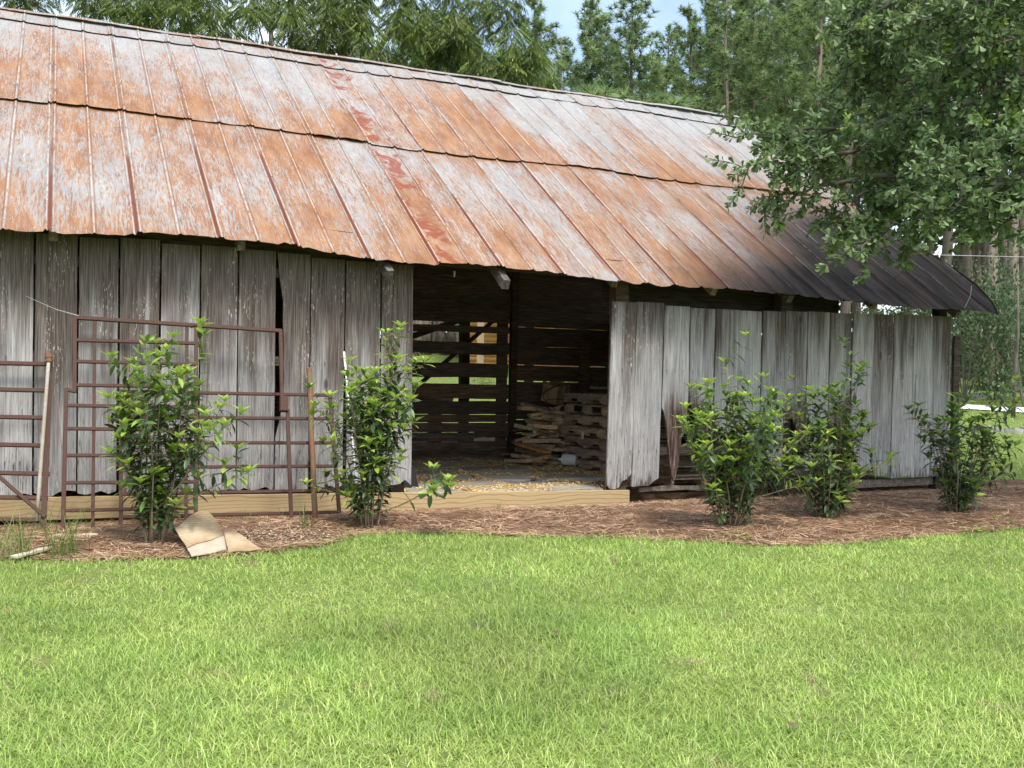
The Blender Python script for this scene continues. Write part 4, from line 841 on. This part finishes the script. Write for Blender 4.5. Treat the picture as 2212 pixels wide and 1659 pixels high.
    for kn in ('dark', 'mid', 'new'):
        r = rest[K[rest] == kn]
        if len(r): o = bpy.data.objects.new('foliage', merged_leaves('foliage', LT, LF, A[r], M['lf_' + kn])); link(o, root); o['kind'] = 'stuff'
    RNG = keep
    return root
shrub((335, 1172), 1.74, 12, .29, 'leftmost tea olive shrub, tall and narrow with bright tips before the gates', 101, 0.0, [(.62, .75, -.1, .25, .95), (.75, .42, -.1, .2, .85), (-.4, .9, -.1, .7, .5)], 1.0, .78)
shrub((800, 1137), 1.80, 13, .31, 'bushy shrub at the left edge of the doorway', 102, 0.0, [(.95, .25, -.25, .12, .85), (-.7, .9, -.1, .5, .75), (-.8, .3, -.1, .2, .6), (.55, .9, -.1, .6, .75), (.5, 1.1, -.1, .75, .8)], 1.0, .75)
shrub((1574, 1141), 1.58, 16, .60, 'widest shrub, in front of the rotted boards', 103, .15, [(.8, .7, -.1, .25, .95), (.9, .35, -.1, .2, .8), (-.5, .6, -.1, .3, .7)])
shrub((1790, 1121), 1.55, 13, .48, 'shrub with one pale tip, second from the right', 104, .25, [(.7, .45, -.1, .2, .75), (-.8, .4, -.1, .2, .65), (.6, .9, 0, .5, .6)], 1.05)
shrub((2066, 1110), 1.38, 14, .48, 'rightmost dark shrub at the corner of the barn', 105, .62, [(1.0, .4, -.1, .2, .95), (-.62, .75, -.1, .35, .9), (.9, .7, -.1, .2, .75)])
# grass tufts and seedlings
def tuft(px, n, h, spread, label, name='grass_tuft', lean=.25, wide=.005, seed_heads=False):
    b = on_z(*px, .03); e = empty(name, b.tolist()); tag(e, label, 'grass', 'tall grass tufts')
    az = RNG.uniform(0, 6.28, n); tl = np.abs(RNG.normal(.12, lean, n)); D = np.stack([np.cos(az) * np.sin(tl), np.sin(az) * np.sin(tl), np.cos(tl)], 1)
    L = h * RNG.uniform(.35, 1, n); P = np.stack([RNG.normal(0, spread, n), RNG.normal(0, spread, n), -.02 * np.ones(n)], 1)
    bend = np.stack([np.cos(az), np.sin(az), -.6 * np.ones(n)], 1) * (L * RNG.uniform(.1, .55, n))[:, None]
    me = strips(P, D, L, np.full(n, wide), bend, pal(n, [(.11, .19, .04), (.17, .25, .06), (.27, .31, .12)], [.45, .4, .15]), M['grass'], 'blades', None, 4); o = bpy.data.objects.new('blades', me); link(o, e)
tuft((135, 1196), 70, .62, .07, 'tall grass tuft in front of the left gate post'); tuft((35, 1200), 80, .52, .10, 'tall grass tuft at the left edge of the picture')
tuft((663, 1150), 26, .42, .03, 'thin grass tuft at the foot of the rusty pipe'); tuft((1076, 1106), 24, .20, .02, 'small grass tuft against the door sill'); tuft((560, 1128), 26, .22, .12, 'sparse weeds under the middle gate', 'weed')
for (px, lb) in [((1610, 1162), 'small green seedling in front of the widest shrub'), ((2105, 1150), 'low green seedlings in front of the rightmost shrub'), ((2160, 1128), 'lone seedling right of the rightmost shrub')]:
    b = on_z(*px, .04); e = empty('seedling', b.tolist()); tag(e, lb, 'seedling', 'seedlings in the mulch'); nL = 22
    az = RNG.uniform(0, 6.28, nL); P = np.stack([RNG.normal(0, .07, nL), RNG.normal(0, .06, nL), RNG.uniform(.0, .07, nL)], 1); D = np.stack([np.cos(az), np.sin(az), RNG.uniform(-.1, .4, nL)], 1)
    o = bpy.data.objects.new('leaves', merged_leaves('leaves', LT * np.array([1.6, 1, 1]), LF, frames(P, D, np.tile([0, 0, 1.], (nL, 1)) + RNG.normal(0, .2, (nL, 3)), RNG.uniform(.03, .05, nL)), M['lf_new'])); link(o, e)

for (px, lb) in [((1483, 1432), 'curled brown leaf on the lawn below the second shrub from the right'), ((1700, 1560), 'brown leaf near the bottom edge of the lawn, right of centre'), ((760, 1500), 'tan leaf on the near lawn, left of centre'), ((1195, 1362), 'dry brown leaf in the middle of the lawn')]:
    b = on_z(*px, .035); e = empty('fallen_leaf', b.tolist(), RNG.uniform(0, 6)); tag(e, lb, 'leaf', 'fallen leaves on the lawn'); mb = MB(); mb.add(LT * .05 * np.array([1.8, 1, 1.5]), LF); mb.build('blade', M['slat'], e, True)
# ------------------------------------------------------------------ oak at the right
OT, OF = leaf_template(w=.27, fold=.02, droop=.08, prof=[.10, .14, .30, .62, 1.0, .95, .35])
oak_root = np.array([8.6, 11.2, 0.0]); oak_root[2] = float(ground_z(8.6, 11.2)); oak = empty('water_oak', oak_root.tolist()); tag(oak, 'dark green oak reaching in from the right over the roof end', 'tree')
mb = MB(); mb.tube([(0, 0, -.3), (.05, 0, .5), (0, .05, 2), (-.15, .0, 4), (-.2, .1, 6.5), (-.1, 0, 9)], [.42, .34, .30, .26, .2, .08], 12); mb.build('trunk', M['obark'], oak, True)
limbs_px = [([(2420, -160), (2150, -110), (1990, -40), (1890, 30), (1835, 85)], 10.6), ([(2450, 20), (2200, 20), (2020, 60), (1900, 110), (1820, 150)], 10.9), ([(2450, 60), (2260, 70), (2120, 90), (2020, 130)], 9.6),
            ([(2500, 150), (2200, 150), (1990, 170), (1870, 205), (1790, 230)], 11.4), ([(2500, 230), (2150, 215), (1880, 265), (1720, 285), (1590, 297)], 11.0), ([(2500, 260), (2150, 280), (1900, 315), (1740, 345), (1605, 362)], 10.4),
            ([(2500, 330), (2180, 350), (1940, 380), (1780, 400), (1650, 425)], 10.8), ([(2500, 300), (2250, 370), (2080, 425), (1950, 485), (1840, 532)], 9.9), ([(2520, 330), (2300, 350), (2180, 390), (2090, 430), (2020, 465)], 9.2),
            ([(2500, 250), (2300, 260), (2120, 320), (2010, 370)], 9.4), ([(2450, -60), (2230, -40), (2080, 10), (1960, 60)], 9.8),
            ([(2500, 130), (2280, 140), (2130, 190), (1990, 240)], 9.9), ([(2500, 360), (2320, 370), (2170, 400), (2080, 430)], 10.3), ([(2400, -250), (2200, -200), (2050, -150), (1960, -90)], 10.9), ([(2500, 300), (2200, 330), (2000, 430), (1900, 455), (1800, 470)], 10.9)]
P, D, N, S, Kn = [], [], [], [], []
def twig(p0, d0, ln, mbt, r):
    m = 5; pts = [p0]; d = d0 / np.linalg.norm(d0)
    for i in range(m): d = d + RNG.normal(0, .10, 3) + np.array([0, 0, -.02]); d /= np.linalg.norm(d); pts.append(pts[-1] + d * ln / m)
    pts = np.array(pts); mbt.tube(pts, np.linspace(r, r * .35, m + 1), 4, False); nl = int(ln / .013); new = RNG.random() < .07
    for i in range(nl):
        t = RNG.random() ** .7; f = t * m; j = min(int(f), m - 1); p = pts[j] + (pts[j + 1] - pts[j]) * (f - j); ax = pts[j + 1] - pts[j]; ax /= np.linalg.norm(ax)
        o = RNG.normal(0, 1, 3); o -= ax * (o @ ax); o /= np.linalg.norm(o); dd = o + ax * RNG.uniform(.2, 1.1) + np.array([0, 0, -.15]); P.append(p); D.append(dd); N.append(np.array([0, -.25, 1.0]) + RNG.normal(0, .45, 3)); S.append(RNG.uniform(.062, .098)); Kn.append(new and t > .55)
    return pts
tw = MB()
for li, (pl, depth) in enumerate(limbs_px):
    pts = np.array([at_y(x, y, depth + .5 * (len(pl) - 1 - i) * (.4 if li % 2 else -.2)) for i, (x, y) in enumerate(pl)]) - oak_root
    pts = np.concatenate([[np.array([-.15, 0, min(7, max(3.2, pts[0][2] - .5))])], pts]); fine_ = []
    for a, b in zip(pts[:-1], pts[1:]):
        for t in np.linspace(0, 1, 5, endpoint=False): fine_.append(a + (b - a) * t + RNG.normal(0, .02, 3))
    fine_.append(pts[-1]); fine_ = np.array(fine_); mb = MB(); mb.tube(fine_, np.linspace(.06, .006, len(fine_)), 7); mb.build('branch', M['obark'], oak, True)
    m = len(fine_)
    for i in range(4, m):
        t = i / (m - 1); ax = fine_[i] - fine_[i - 1]; ax /= np.linalg.norm(ax); cnt = 2 if t < .9 else 2
        for q in range(cnt):
            o = RNG.normal(0, 1, 3) * np.array([1, .9, .75]); o -= ax * (o @ ax) * .5; o /= np.linalg.norm(o); dr = ax * RNG.uniform(.2, .9) + o * .8
            w_ = (1 - .55 * t); pp = twig(fine_[i], dr, RNG.uniform(.35, .72) * w_ + .14, tw, .008)
            if t < .85:
                for s2 in range(1 + (RNG.random() < .45)): twig(pp[RNG.integers(2, 5)], dr * .4 + RNG.normal(0, .6, 3), RNG.uniform(.25, .5) * w_ + .1, tw, .005)
tw.build('twigs', M['obark'], oak)['kind'] = 'stuff'
P, D, N, S = map(np.array, (P, D, N, S)); Kn = np.array(Kn); A = frames(P, D, N, S)
Pw = P + oak_root; q = Pw - CAM; zz = q @ FWD; px = PCX + FOC * (q @ RGT) / zz; py = PCY - FOC * (q @ UPV) / zz
inv = (px > 1560) & (px < 2205) & (py > 5) & (py < 640); score = np.where(inv, S / zz, 0) + RNG.random(len(P)) * .001; order = np.argsort(-score); sel = order[:290]; rest = order[290:]
M['oleaf'] = mat_leaf('oak_leaf', (.07, .12, .046), (.18, .27, .105), .4, .28, .5)
mb = MB(); mb.add(OT, OF); ol = mb.mesh('leaf', M['oleaf'], True); mb = MB(); mb.add(OT, OF); on = mb.mesh('leaf', M['lf_sprig'], True)
for i in sel: o = bpy.data.objects.new('leaf', on if Kn[i] else ol); link(o, oak); o.matrix_local = Matrix(A[i].tolist())
cl = pal(len(rest), [(.075, .125, .046), (.14, .215, .08), (.23, .32, .135)], [.30, .4, .30], .18); cl[Kn[rest]] = pal(int(Kn[rest].sum()), [(.17, .26, .05), (.26, .36, .08)], [.5, .5], .12)
OT2 = np.array([(-.03, 0, 0), (.03, 0, 0), (-.15, .5, -.015), (.15, .5, -.015), (-.27, .8, -.045), (.27, .8, -.045), (-.12, 1.0, -.08), (.12, 1.0, -.08)]); OF2 = [(0, 1, 3, 2), (2, 3, 5, 4), (4, 5, 7, 6)]
o = bpy.data.objects.new('foliage', merged_leaves('foliage', OT2, OF2, A[rest], M['foliage'], cl)); link(o, oak); o['kind'] = 'stuff'
# upper crown above and beside the frame
m = 9000; dirs = RNG.normal(0, 1, (m, 3)); dirs /= np.linalg.norm(dirs, axis=1)[:, None]; rr = RNG.random(m) ** .45
C_ = np.array([-.5, .2, 7.6]); P2 = C_ + dirs * rr[:, None] * np.array([4.3, 3.8, 3.4]); Pw = P2 + oak_root; q = Pw - CAM; zz = q @ FWD; px = PCX + FOC * (q @ RGT) / zz; py = PCY - FOC * (q @ UPV) / zz
ok = (py < -30) | ((px > 2260) & (py < 430)); P2 = P2[ok]; m = len(P2)
A2 = frames(P2, RNG.normal(0, 1, (m, 3)), np.tile([0, 0, 1.], (m, 1)) + RNG.normal(0, .5, (m, 3)), RNG.uniform(.12, .2, m))
o = bpy.data.objects.new('upper_foliage', merged_leaves('upper_foliage', OT2, OF2, A2, M['foliage'], pal(m, [(.026, .052, .020), (.05, .09, .032)], [.5, .5], .15))); link(o, oak); o['kind'] = 'stuff'

# ------------------------------------------------------------------ pecan behind the barn
pc = np.array([-5.6, 24.5, 0.0]); pc[2] = float(ground_z(pc[0], pc[1])); pecan = empty('pecan_tree', pc.tolist()); tag(pecan, 'large pecan with drooping feathery leaves above the left ridge', 'tree')
mb = MB(); mb.tube([(0, 0, -.3), (0, 0, 1), (.05, 0, 3), (.2, 0, 5.2)], [.5, .4, .34, .3], 12); mb.build('trunk', M['obark'], pecan, True)
PT = []; PF = []
for s in (-1, 1):
    for i in range(6):
        y = .12 + i * .155; b = len(PT); dx = s * .30 * (1 - abs(i - 2.8) * .10); PT += [(0, y, -.08 * y * y), (dx * .5 + s * 0, y + .10, -.04), (dx, y + .17, -.22), (dx * .55, y - .01, -.10)]; PF.append((b, b + 1, b + 2, b + 3))
b = len(PT); PT += [(0, 1.0, -.10), (.06, 1.16, -.16), (0, 1.35, -.28), (-.06, 1.16, -.16)]; PF.append((b, b + 1, b + 2, b + 3)); PT = np.array(PT)
cls = []; brs = []
for (x, y, dpt, n_, r_) in [(-300, -60, 24, 6, 1.3), (-120, -20, 23, 6, 1.0), (20, -30, 24, 4, .7), (60, 5, 24, 2, .45), (290, 25, 23, 8, .9), (380, 40, 24, 8, .9), (470, 50, 23, 9, 1.0), (560, 60, 24, 9, 1.0), (650, 60, 23, 9, 1.0), (720, 100, 24, 8, .9), (760, 40, 23, 8, 1.0), (850, 50, 24, 8, 1.0),
                           (880, 120, 23, 6, .75), (940, 40, 24, 6, .8), (950, 110, 23, 6, .6), (1020, 20, 24, 5, .7), (1090, 25, 23, 3, .45), (1000, 90, 23, 3, .4), (1075, 150, 22, 5, .42), (1120, 120, 22.5, 3, .35), (820, -80, 25, 10, 1.5), (560, -100, 25, 12, 1.6), (300, -90, 25, 12, 1.5), (640, 5, 26, 9, 1.2), (420, 0, 26, 9, 1.2), (950, -90, 25, 8, 1.3), (230, 20, 24, 4, .55), (800, 125, 22.5, 5, .6), (900, 165, 22.5, 2, .35), (1150, 160, 22.6, 2, .3), (480, 110, 22.5, 5, .6), (600, 125, 22.5, 5, .6)]:
    c0 = at_y(x, y, dpt) - pc; brs.append(c0)
    for k_ in range(n_): cls.append((c0 + RNG.normal(0, .55, 3) * r_ * np.array([1, 1.3, .7]), .42))
P, D, N, S = [], [], [], []
for c0, r_ in cls:
    for k_ in range(RNG.integers(34, 60)):
        o = RNG.normal(0, 1, 3); o /= np.linalg.norm(o); p = c0 + o * r_ * RNG.random() ** .5; P.append(p); D.append(o * np.array([1, 1, .3]) + np.array([0, 0, -.75])); N.append(o + np.array([0, 0, .8])); S.append(RNG.uniform(.19, .30))
P, D, N, S = map(np.array, (P, D, N, S)); tn = vnoise(P[:, 0] + 40, P[:, 2] + P[:, 1] + 40, .8, 77)[:, None]
o = bpy.data.objects.new('crown', merged_leaves('crown', PT, PF, frames(P, D, N, S), M['foliage'], pal(len(P), [(.065, .10, .024), (.115, .165, .036), (.19, .245, .06)], [.4, .4, .2], .15) * (.7 + .7 * tn))); link(o, pecan); o['kind'] = 'stuff'
for k_, b in enumerate(brs):
    mid = np.array([.2, 0, 5.0]) * .45 + b * .55 + np.array([0, 0, .5]); mb = MB(); ts = np.linspace(0, 1, 10)[:, None]; cv = (1 - ts) ** 2 * np.array([.2, 0, 5.0]) + 2 * ts * (1 - ts) * mid + ts ** 2 * b + RNG.normal(0, .06, (10, 3)) * np.sin(ts * 3.14); mb.tube(cv, np.linspace(.13, .012, 10), 6); mb.build('limb', M['obark'], pecan, True)
    
ORD = ['first', 'second', 'third', 'fourth', 'fifth', 'sixth', 'seventh', 'eighth', 'ninth', 'tenth', 'eleventh', 'twelfth', 'thirteenth', 'fourteenth', 'fifteenth', 'sixteenth']
# ------------------------------------------------------------------ pines
def pine_variant(seed, H=18.0, base=.30, dens=1.0, young=False):
    r = np.random.default_rng(seed); trunk = MB(); zs = np.linspace(-.3, H, 12); bx = np.cumsum(r.normal(0, .05, 12)); by = np.cumsum(r.normal(0, .05, 12))
    trunk.tube(np.stack([bx, by, zs], 1), np.linspace(.20 if not young else .08, .02, 12), 8)
    br = MB(); TP, TD, TS = [], [], []; z = H * base
    while z < H * .985:
        f = (z / H - base) / (1 - base); nb = r.integers(3, 6); ln0 = (2.5 * (1 - f) ** .75 + .35) * (1 if not young else .6)
        if f < .18: nb = r.integers(1, 3)
        for k in range(nb):
            a = r.uniform(0, 6.28); ln = ln0 * r.uniform(.6, 1.15); el = .12 + .75 * f + r.normal(0, .14); cx_, cy_ = np.interp(z, zs, bx), np.interp(z, zs, by)
            d = np.array([math.cos(a) * math.cos(el), math.sin(a) * math.cos(el), math.sin(el)]); p0 = np.array([cx_, cy_, z]); pts = np.array([p0 + d * ln * t + np.array([0, 0, .22 * ln * t * t]) for t in (0, .4, .75, 1)])
            br.tube(pts, [.028 * (1 - f) + .01, .014, .009, .005], 4, False)
            if f < .12 and r.random() < .6: continue
            nt = max(5, int(ln * 10 * dens))
            for i in range(nt):
                t = r.uniform(.30, 1.0) if i else 1.0; q = pts[0] + d * ln * t + np.array([0, 0, .22 * ln * t * t]); sd = r.normal(0, 1, 3) * np.array([1, 1, .35]); off = sd * .20 * (1.15 - t) * ln * .6
                TP.append(q + off); TD.append(d * .7 + sd * .35 + np.array([0, 0, .55])); TS.append(r.uniform(.28, .44) * (1 - .25 * f))
        z += r.uniform(.30, .52) * (1 if not young else .6)
    for i in range(6): TP.append(np.array([bx[-1], by[-1], H - i * .12])); TD.append(r.normal(0, .35, 3) + np.array([0, 0, 1])); TS.append(.26)
    TP, TD, TS = np.array(TP), unit(np.array(TD)), np.array(TS); m = len(TP); kN = 18
    dn = np.repeat(TD, kN, 0) * .55 + r.normal(0, .62, (m * kN, 3)); dn = unit(dn); Lr = np.repeat(TS, kN) * r.uniform(.75, 1.1, m * kN); Pn = np.repeat(TP, kN, 0) - dn * .02
    sd = unit(np.cross(dn, r.normal(0, 1, (m * kN, 3)))) * .019; V = np.stack([Pn - sd, Pn + sd, Pn + dn * Lr[:, None] + np.array([0, 0, -.03])], 1).reshape(-1, 3)
    base_c = np.array([(.135, .195, .085), (.205, .28, .115), (.28, .36, .15)])[r.choice(3, m, p=[.4, .4, .2])] * (1 + r.normal(0, .15, (m, 1)))
    col = np.repeat(np.repeat(base_c, kN, 0), 3, 0); return trunk.mesh('trunk', M['pbark'], True), br.mesh('branches', M['pbark']), np_mesh('crown', V, [np.arange(m * kN * 3).reshape(-1, 3)], M['needle'], False, np.clip(col, .005, .6))
PV = [pine_variant(200 + i, 18, b_) for i, b_ in enumerate((.30, .36, .26, .42))]; TALL = [pine_variant(230 + i, 22, b_, 1.0) for i, b_ in enumerate((.52, .45, .58))]; YV = [pine_variant(250 + i, 7, .15, 1.5, True) for i in range(2)]
def pine(px, Y, top_y, var, label, group, h0, sx=1.0):
    g = at_y(px, 800, Y); gzv = float(ground_z(g[0], Y)); top = at_y(px, top_y, Y)[2]; s = (top - gzv) / h0; e = empty('pine_tree', (g[0], Y, gzv), RNG.uniform(0, 6.28)); w = s ** .7 * sx; w *= 1.25; e.scale = (w, w, s); tag(e, label, 'tree', group)
    for nm, me in zip(('trunk', 'branches', 'crown'), var): link(bpy.data.objects.new(nm, me), e)
near = [(1147, 41, -10, 0, 'pine beside the pecan tips, behind the ridge'), (1252, 42, 8, 1, 'slender pine left of the double topped one, against the sky'), (1282, 45, 30, 2, 'shorter slim pine close behind the slender one'), (1352, 40, -25, 3, 'broad pine in the middle of the sky gap'), (1482, 44, 15, 0, 'pine at the right edge of the sky gap'),
        (1550, 41, -120, 1, 'tall pine right of the sky gap with a bare lower trunk'), (1622, 46, -90, 2, 'pine above the right end of the ridge'), (1742, 38, -160, 3, 'straight pine trunk standing free above the roof end'), (1690, 47, -60, 0, 'pine just left of the free standing trunk'), (1820, 45, -140, 1, 'pine rising behind the oak tips')]
for (x, Y, t, v, lb) in near: pine(x, Y, t, PV[v], lb, 'pines behind the barn', 18)
for (x, Y, t, v, lb) in [(1030, 50, 128, 0, 'young pine top peeping over the ridge, leftmost'), (1075, 52, 150, 1, 'young pine top beside the leftmost one over the ridge'), (1395, 33, 205, 0, 'small bright young pine over the middle of the ridge'), (1300, 35, 195, 1, 'dense young pine low over the ridge'), (1455, 34, 215, 1, 'young pine at the ridge under the sky gap')]: pine(x, Y, t, YV[v], lb, 'young pines over the ridge', 7, 1.5)
for i, x in enumerate([1120, 1205, 1318, 1410, 1440, 1515, 1580, 1655, 1715, 1775, 1850, 1900, 1960, 2010]):
    pine(x + RNG.uniform(-12, 12), 52 + 9 * RNG.random(), (95 if x < 1480 else -60) + RNG.uniform(-40, 50), PV[i % 4], ORD[i] + ' pine from the left in the back row of the wood', 'pines deeper in the wood', 18)
for i, (x, Y) in enumerate(sorted([(2040, 46), (2062, 52), (2085, 48), (2108, 55), (2126, 50), (2140, 38), (2165, 46), (2182, 40), (2205, 43), (2235, 45), (2270, 41), (2310, 48), (2098, 60), (2150, 62), (2196, 58), (2250, 56)])):
    pine(x, Y, -330 + RNG.uniform(-60, 60), TALL[i % 3], ORD[i] + ' tall pine trunk from the left in the wood right of the barn', 'pine trunks right of the barn', 22, 1.15)
for i, x in enumerate([890, 905, 925, 940, 958, 975, 992]): pine(x, 44 + 8 * RNG.random(), 60, TALL[i % 3], ORD[i] + ' pine trunk from the left behind the slatted back wall', 'pine trunks behind the slats', 22, 1.1)

# ------------------------------------------------------------------ bushes, far wood, cabin, drive
def bush_variant(seed, n=2600, ls=.16, lift=0.0):
    r = np.random.default_rng(seed); cs = r.normal(0, 1, (26, 3)) * np.array([.42, .42, .30]) + np.array([0, 0, .48 + lift]); k = r.integers(0, 26, n); o = unit(r.normal(0, 1, (n, 3))); P = cs[k] + o * (r.random((n, 1)) ** .5) * .24; P[:, 2] = np.maximum(P[:, 2], .02)
    T, F = leaf_template(w=.22, fold=.03, droop=.1); A = frames(P, o + r.normal(0, .4, (n, 3)), o * .4 + np.array([0, 0, .8]) + r.normal(0, .3, (n, 3)), r.uniform(.6, 1.1, n) * ls * .35)
    c = np.array([(.05, .085, .038), (.08, .125, .055), (.125, .175, .08)])[r.choice(3, n)] * (1 + r.normal(0, .15, (n, 1)))
    T2 = np.array([(0, 0, 0), (.28, .5, .02), (0, 1, -.06), (-.28, .5, .02)]); F2 = [(0, 1, 2, 3)]
    st = MB()
    for i in range(6): c2 = cs[i]; st.tube([(0, 0, -.05), c2 * .5 + r.normal(0, .03, 3), c2], [.012, .008, .004], 5)
    return merged_leaves('foliage', T2, F2, A, M['foliage'], np.clip(c, .01, .6)), st.mesh('stems', M['obark'])
BV = [bush_variant(300 + i) for i in range(3)] + [bush_variant(310 + i, 3200, .16, .30) for i in range(3)]
def bush(px, py, Y, w, h, v, label, group='understory bushes by the wood'):
    g = at_y(px, py, Y); zb = float(ground_z(g[0], Y)); e = empty('bush', (g[0], Y, zb), RNG.uniform(0, 6)); e.scale = (w, w, h); tag(e, label, 'bush', group)
    link(bpy.data.objects.new('foliage', BV[v][0]), e); link(bpy.data.objects.new('stems', BV[v][1]), e)
for (px, Y, w, h, v, lb) in [(2085, 31, 2.4, 2.9, 3, 'rounded grey-green bush tree just right of the roof corner'), (2150, 33, 2.7, 3.1, 4, 'tall leafy bush tree right of the rounded one'), (2215, 30, 2.4, 3.1, 5, 'bush tree at the right edge of the picture'), (2050, 36, 2.4, 2.9, 5, 'bush showing under the right end of the eave'),
                            (2290, 33, 2.8, 3.0, 3, 'bush past the right edge'), (1950, 38, 3.0, 2.9, 4, 'bush behind the right end of the barn'), (2120, 40, 2.4, 1.2, 0, 'low undergrowth at the foot of the trunks'), (2190, 38, 2.2, 1.1, 1, 'low undergrowth right of the trunks'), (1040, 33, .55, .6, 2, 'blue-grey bush by the cabin post')]:
    e = bush(px, 800, Y, w, h, v, lb)
n = 26000; x = RNG.uniform(-75, 95, n); y = RNG.uniform(66, 80, n); hz = 11.5 + 4 * vnoise(x + 200, y, 5, 91) + np.where(x > 22, 5, 0); hz = np.where((x > -16) & (x < 14), 7.5 + 2 * vnoise(x + 200, y, 4, 92), hz); t = RNG.random(n) ** .8
P = np.stack([x, y, ground_z(x, y) + hz * t], 1); o_ = unit(RNG.normal(0, 1, (n, 3)))
T2 = np.array([(0, 0, 0), (.30, .5, .05), (0, 1, -.1), (-.30, .5, .05)]); far = np_mesh; cc = pal(n, [(.028, .045, .02), (.045, .07, .028), (.065, .095, .038)], [.4, .4, .2])
tag(link(bpy.data.objects.new('far_wood', merged_leaves('far_wood', T2, [(0, 1, 2, 3)], frames(P, o_, RNG.normal(0, 1, (n, 3)), RNG.uniform(.5, 1.1, n)), M['foliage'], cc))), 'dark mass of the wood far behind the pines', 'wood', kind='stuff')
# log cabin
cY = 40.0; cl0 = at_y(1012, 830, cY); cz = float(ground_z(cl0[0] + 3, cY)); cab = empty('log_cabin', (cl0[0], cY, cz)); tag(cab, 'orange log cabin glimpsed through the slats of the back wall', 'cabin')
mb = MB(); mb.box((0, .2, -.3), (8.5, 6, 3.5)); wall = mb.build('wall', M['logs'], cab)
for i in range(17):
    mb = MB(); ts = np.linspace(-.5, .5, 5) * math.pi; V = []
    for xx in (0, 8.5): V += [(xx, .2 - .06 * math.cos(a), .1 + i * .2 + .098 * math.sin(a)) for a in ts]
    mb.add(V, [(k_, k_ + 1, 5 + k_ + 1, 5 + k_) for k_ in range(4)]); mb.build('log', M['logs'], wall, True)
for xx in (.5, 3.2, 6.0): mb = MB(); mb.box((xx - .13, -1.6, -.4), (xx + .13, -1.34, 3.35)); mb.build('porch_post', M['post'], cab)
mb = MB(); mb.hexa([(-.4, -1.9, 3.35), (8.9, -1.9, 3.35), (8.9, 3, 5.2), (-.4, 3, 5.2), (-.4, -1.9, 3.5), (8.9, -1.9, 3.5), (8.9, 3, 5.35), (-.4, 3, 5.35)]); mb.hexa([(-.4, 3.01, 5.2), (8.9, 3.01, 5.2), (8.9, 6.5, 3.5), (-.4, 6.5, 3.5), (-.4, 3.01, 5.35), (8.9, 3.01, 5.35), (8.9, 6.5, 3.65), (-.4, 6.5, 3.65)]); mb.build('roof', M['croof'], cab)
# gravel drive to the right, stones, low wall
def strip(name, a, b, wid, mat, dz):
    ts = np.linspace(0, 1, 40); V = []
    for t in ts:
        c = np.array(a) + (np.array(b) - np.array(a)) * t; 
        for s in (-1, -.3, .3, 1): x_, y_ = c[0], c[1] + s * wid / 2 + .15 * math.sin(t * 60 + s); V.append((x_, y_, float(ground_z(x_, y_)) + dz + (.05 if abs(s) < .5 else 0)))
    mb = MB(); mb.add(V, [(4 * i + k_, 4 * i + 4 + k_, 4 * i + 5 + k_, 4 * i + 1 + k_) for i in range(39) for k_ in range(3)]); return tag(mb.build(name, mat, None, True), kind='structure')
strip('gravel_drive', (8, 29.5), (40, 25.0), 1.9, M['gravel'], .03)
e = empty('garden_edging', at_y(2150, 880, 22).tolist()); g = at_y(2150, 880, 22); e.location.z = float(ground_z(g[0], 22)); tag(e, 'low grey stone edging across the lawn right of the barn', 'edging')
for i in range(14):
    r = np.random.default_rng(i); mb = MB(); x_ = -1.2 + i * .21; mb.beam((x_, 0, -.12), (x_ + .01, .0, .07 + r.uniform(0, .05)), .2, .22, (0, 1, 0), .012, 2); mb.build('stone', M['stone'], e)
e = empty('concrete_block', (0, 0, 0)); g = at_y(2122, 812, 33); e.location = (g[0], 33, float(ground_z(g[0], 33))); tag(e, 'long low concrete block lying near the wood edge', 'block'); mb = MB(); mb.box((-.6, -.12, -.05), (.2, .16, .2)); mb.build('slab', M['stone'], e, bevel=.02)
g = at_y(2198, 870, 24); g = at_y(2190, 830, 26); e = empty('sapling', (g[0], 26, float(ground_z(g[0], 26)))); tag(e, 'thin dark sapling stem standing on the lawn at the right', 'sapling'); mb = MB(); mb.tube([(0, 0, -.1), (.02, 0, 1), (.08, 0, 2.2), (.05, 0, 3.4)], [.06, .05, .035, .015], 7); mb.build('stem', M['obark'], e, True)
# overhead wire
p, q = at_y(1900, 548, 24), at_y(2600, 555, 24); e = empty('overhead_wire', p.tolist()); tag(e, 'thin pale wire strung level beyond the roof corner', 'wire'); mb = MB(); mb.tube([(0, 0, 0), (q - p) * .5 + np.array([0, 0, -.05]), q - p], .008, 5); mb.build('strand', M['gwire'], e)
p = [on_v(2099, 617, -.2), on_v(2096, 640, -.42), on_v(2084, 664, -.44)]; e = barn_thing('loose_wire', *p[0], 'short loose wire curling over the drooping roof corner', 'wire'); mb = MB(); mb.tube([rel(e, a) for a in p], .004, 5); mb.build('strand', M['gwire'], e)
for o in bpy.data.objects:
    if '_o' in o: del o['_o']
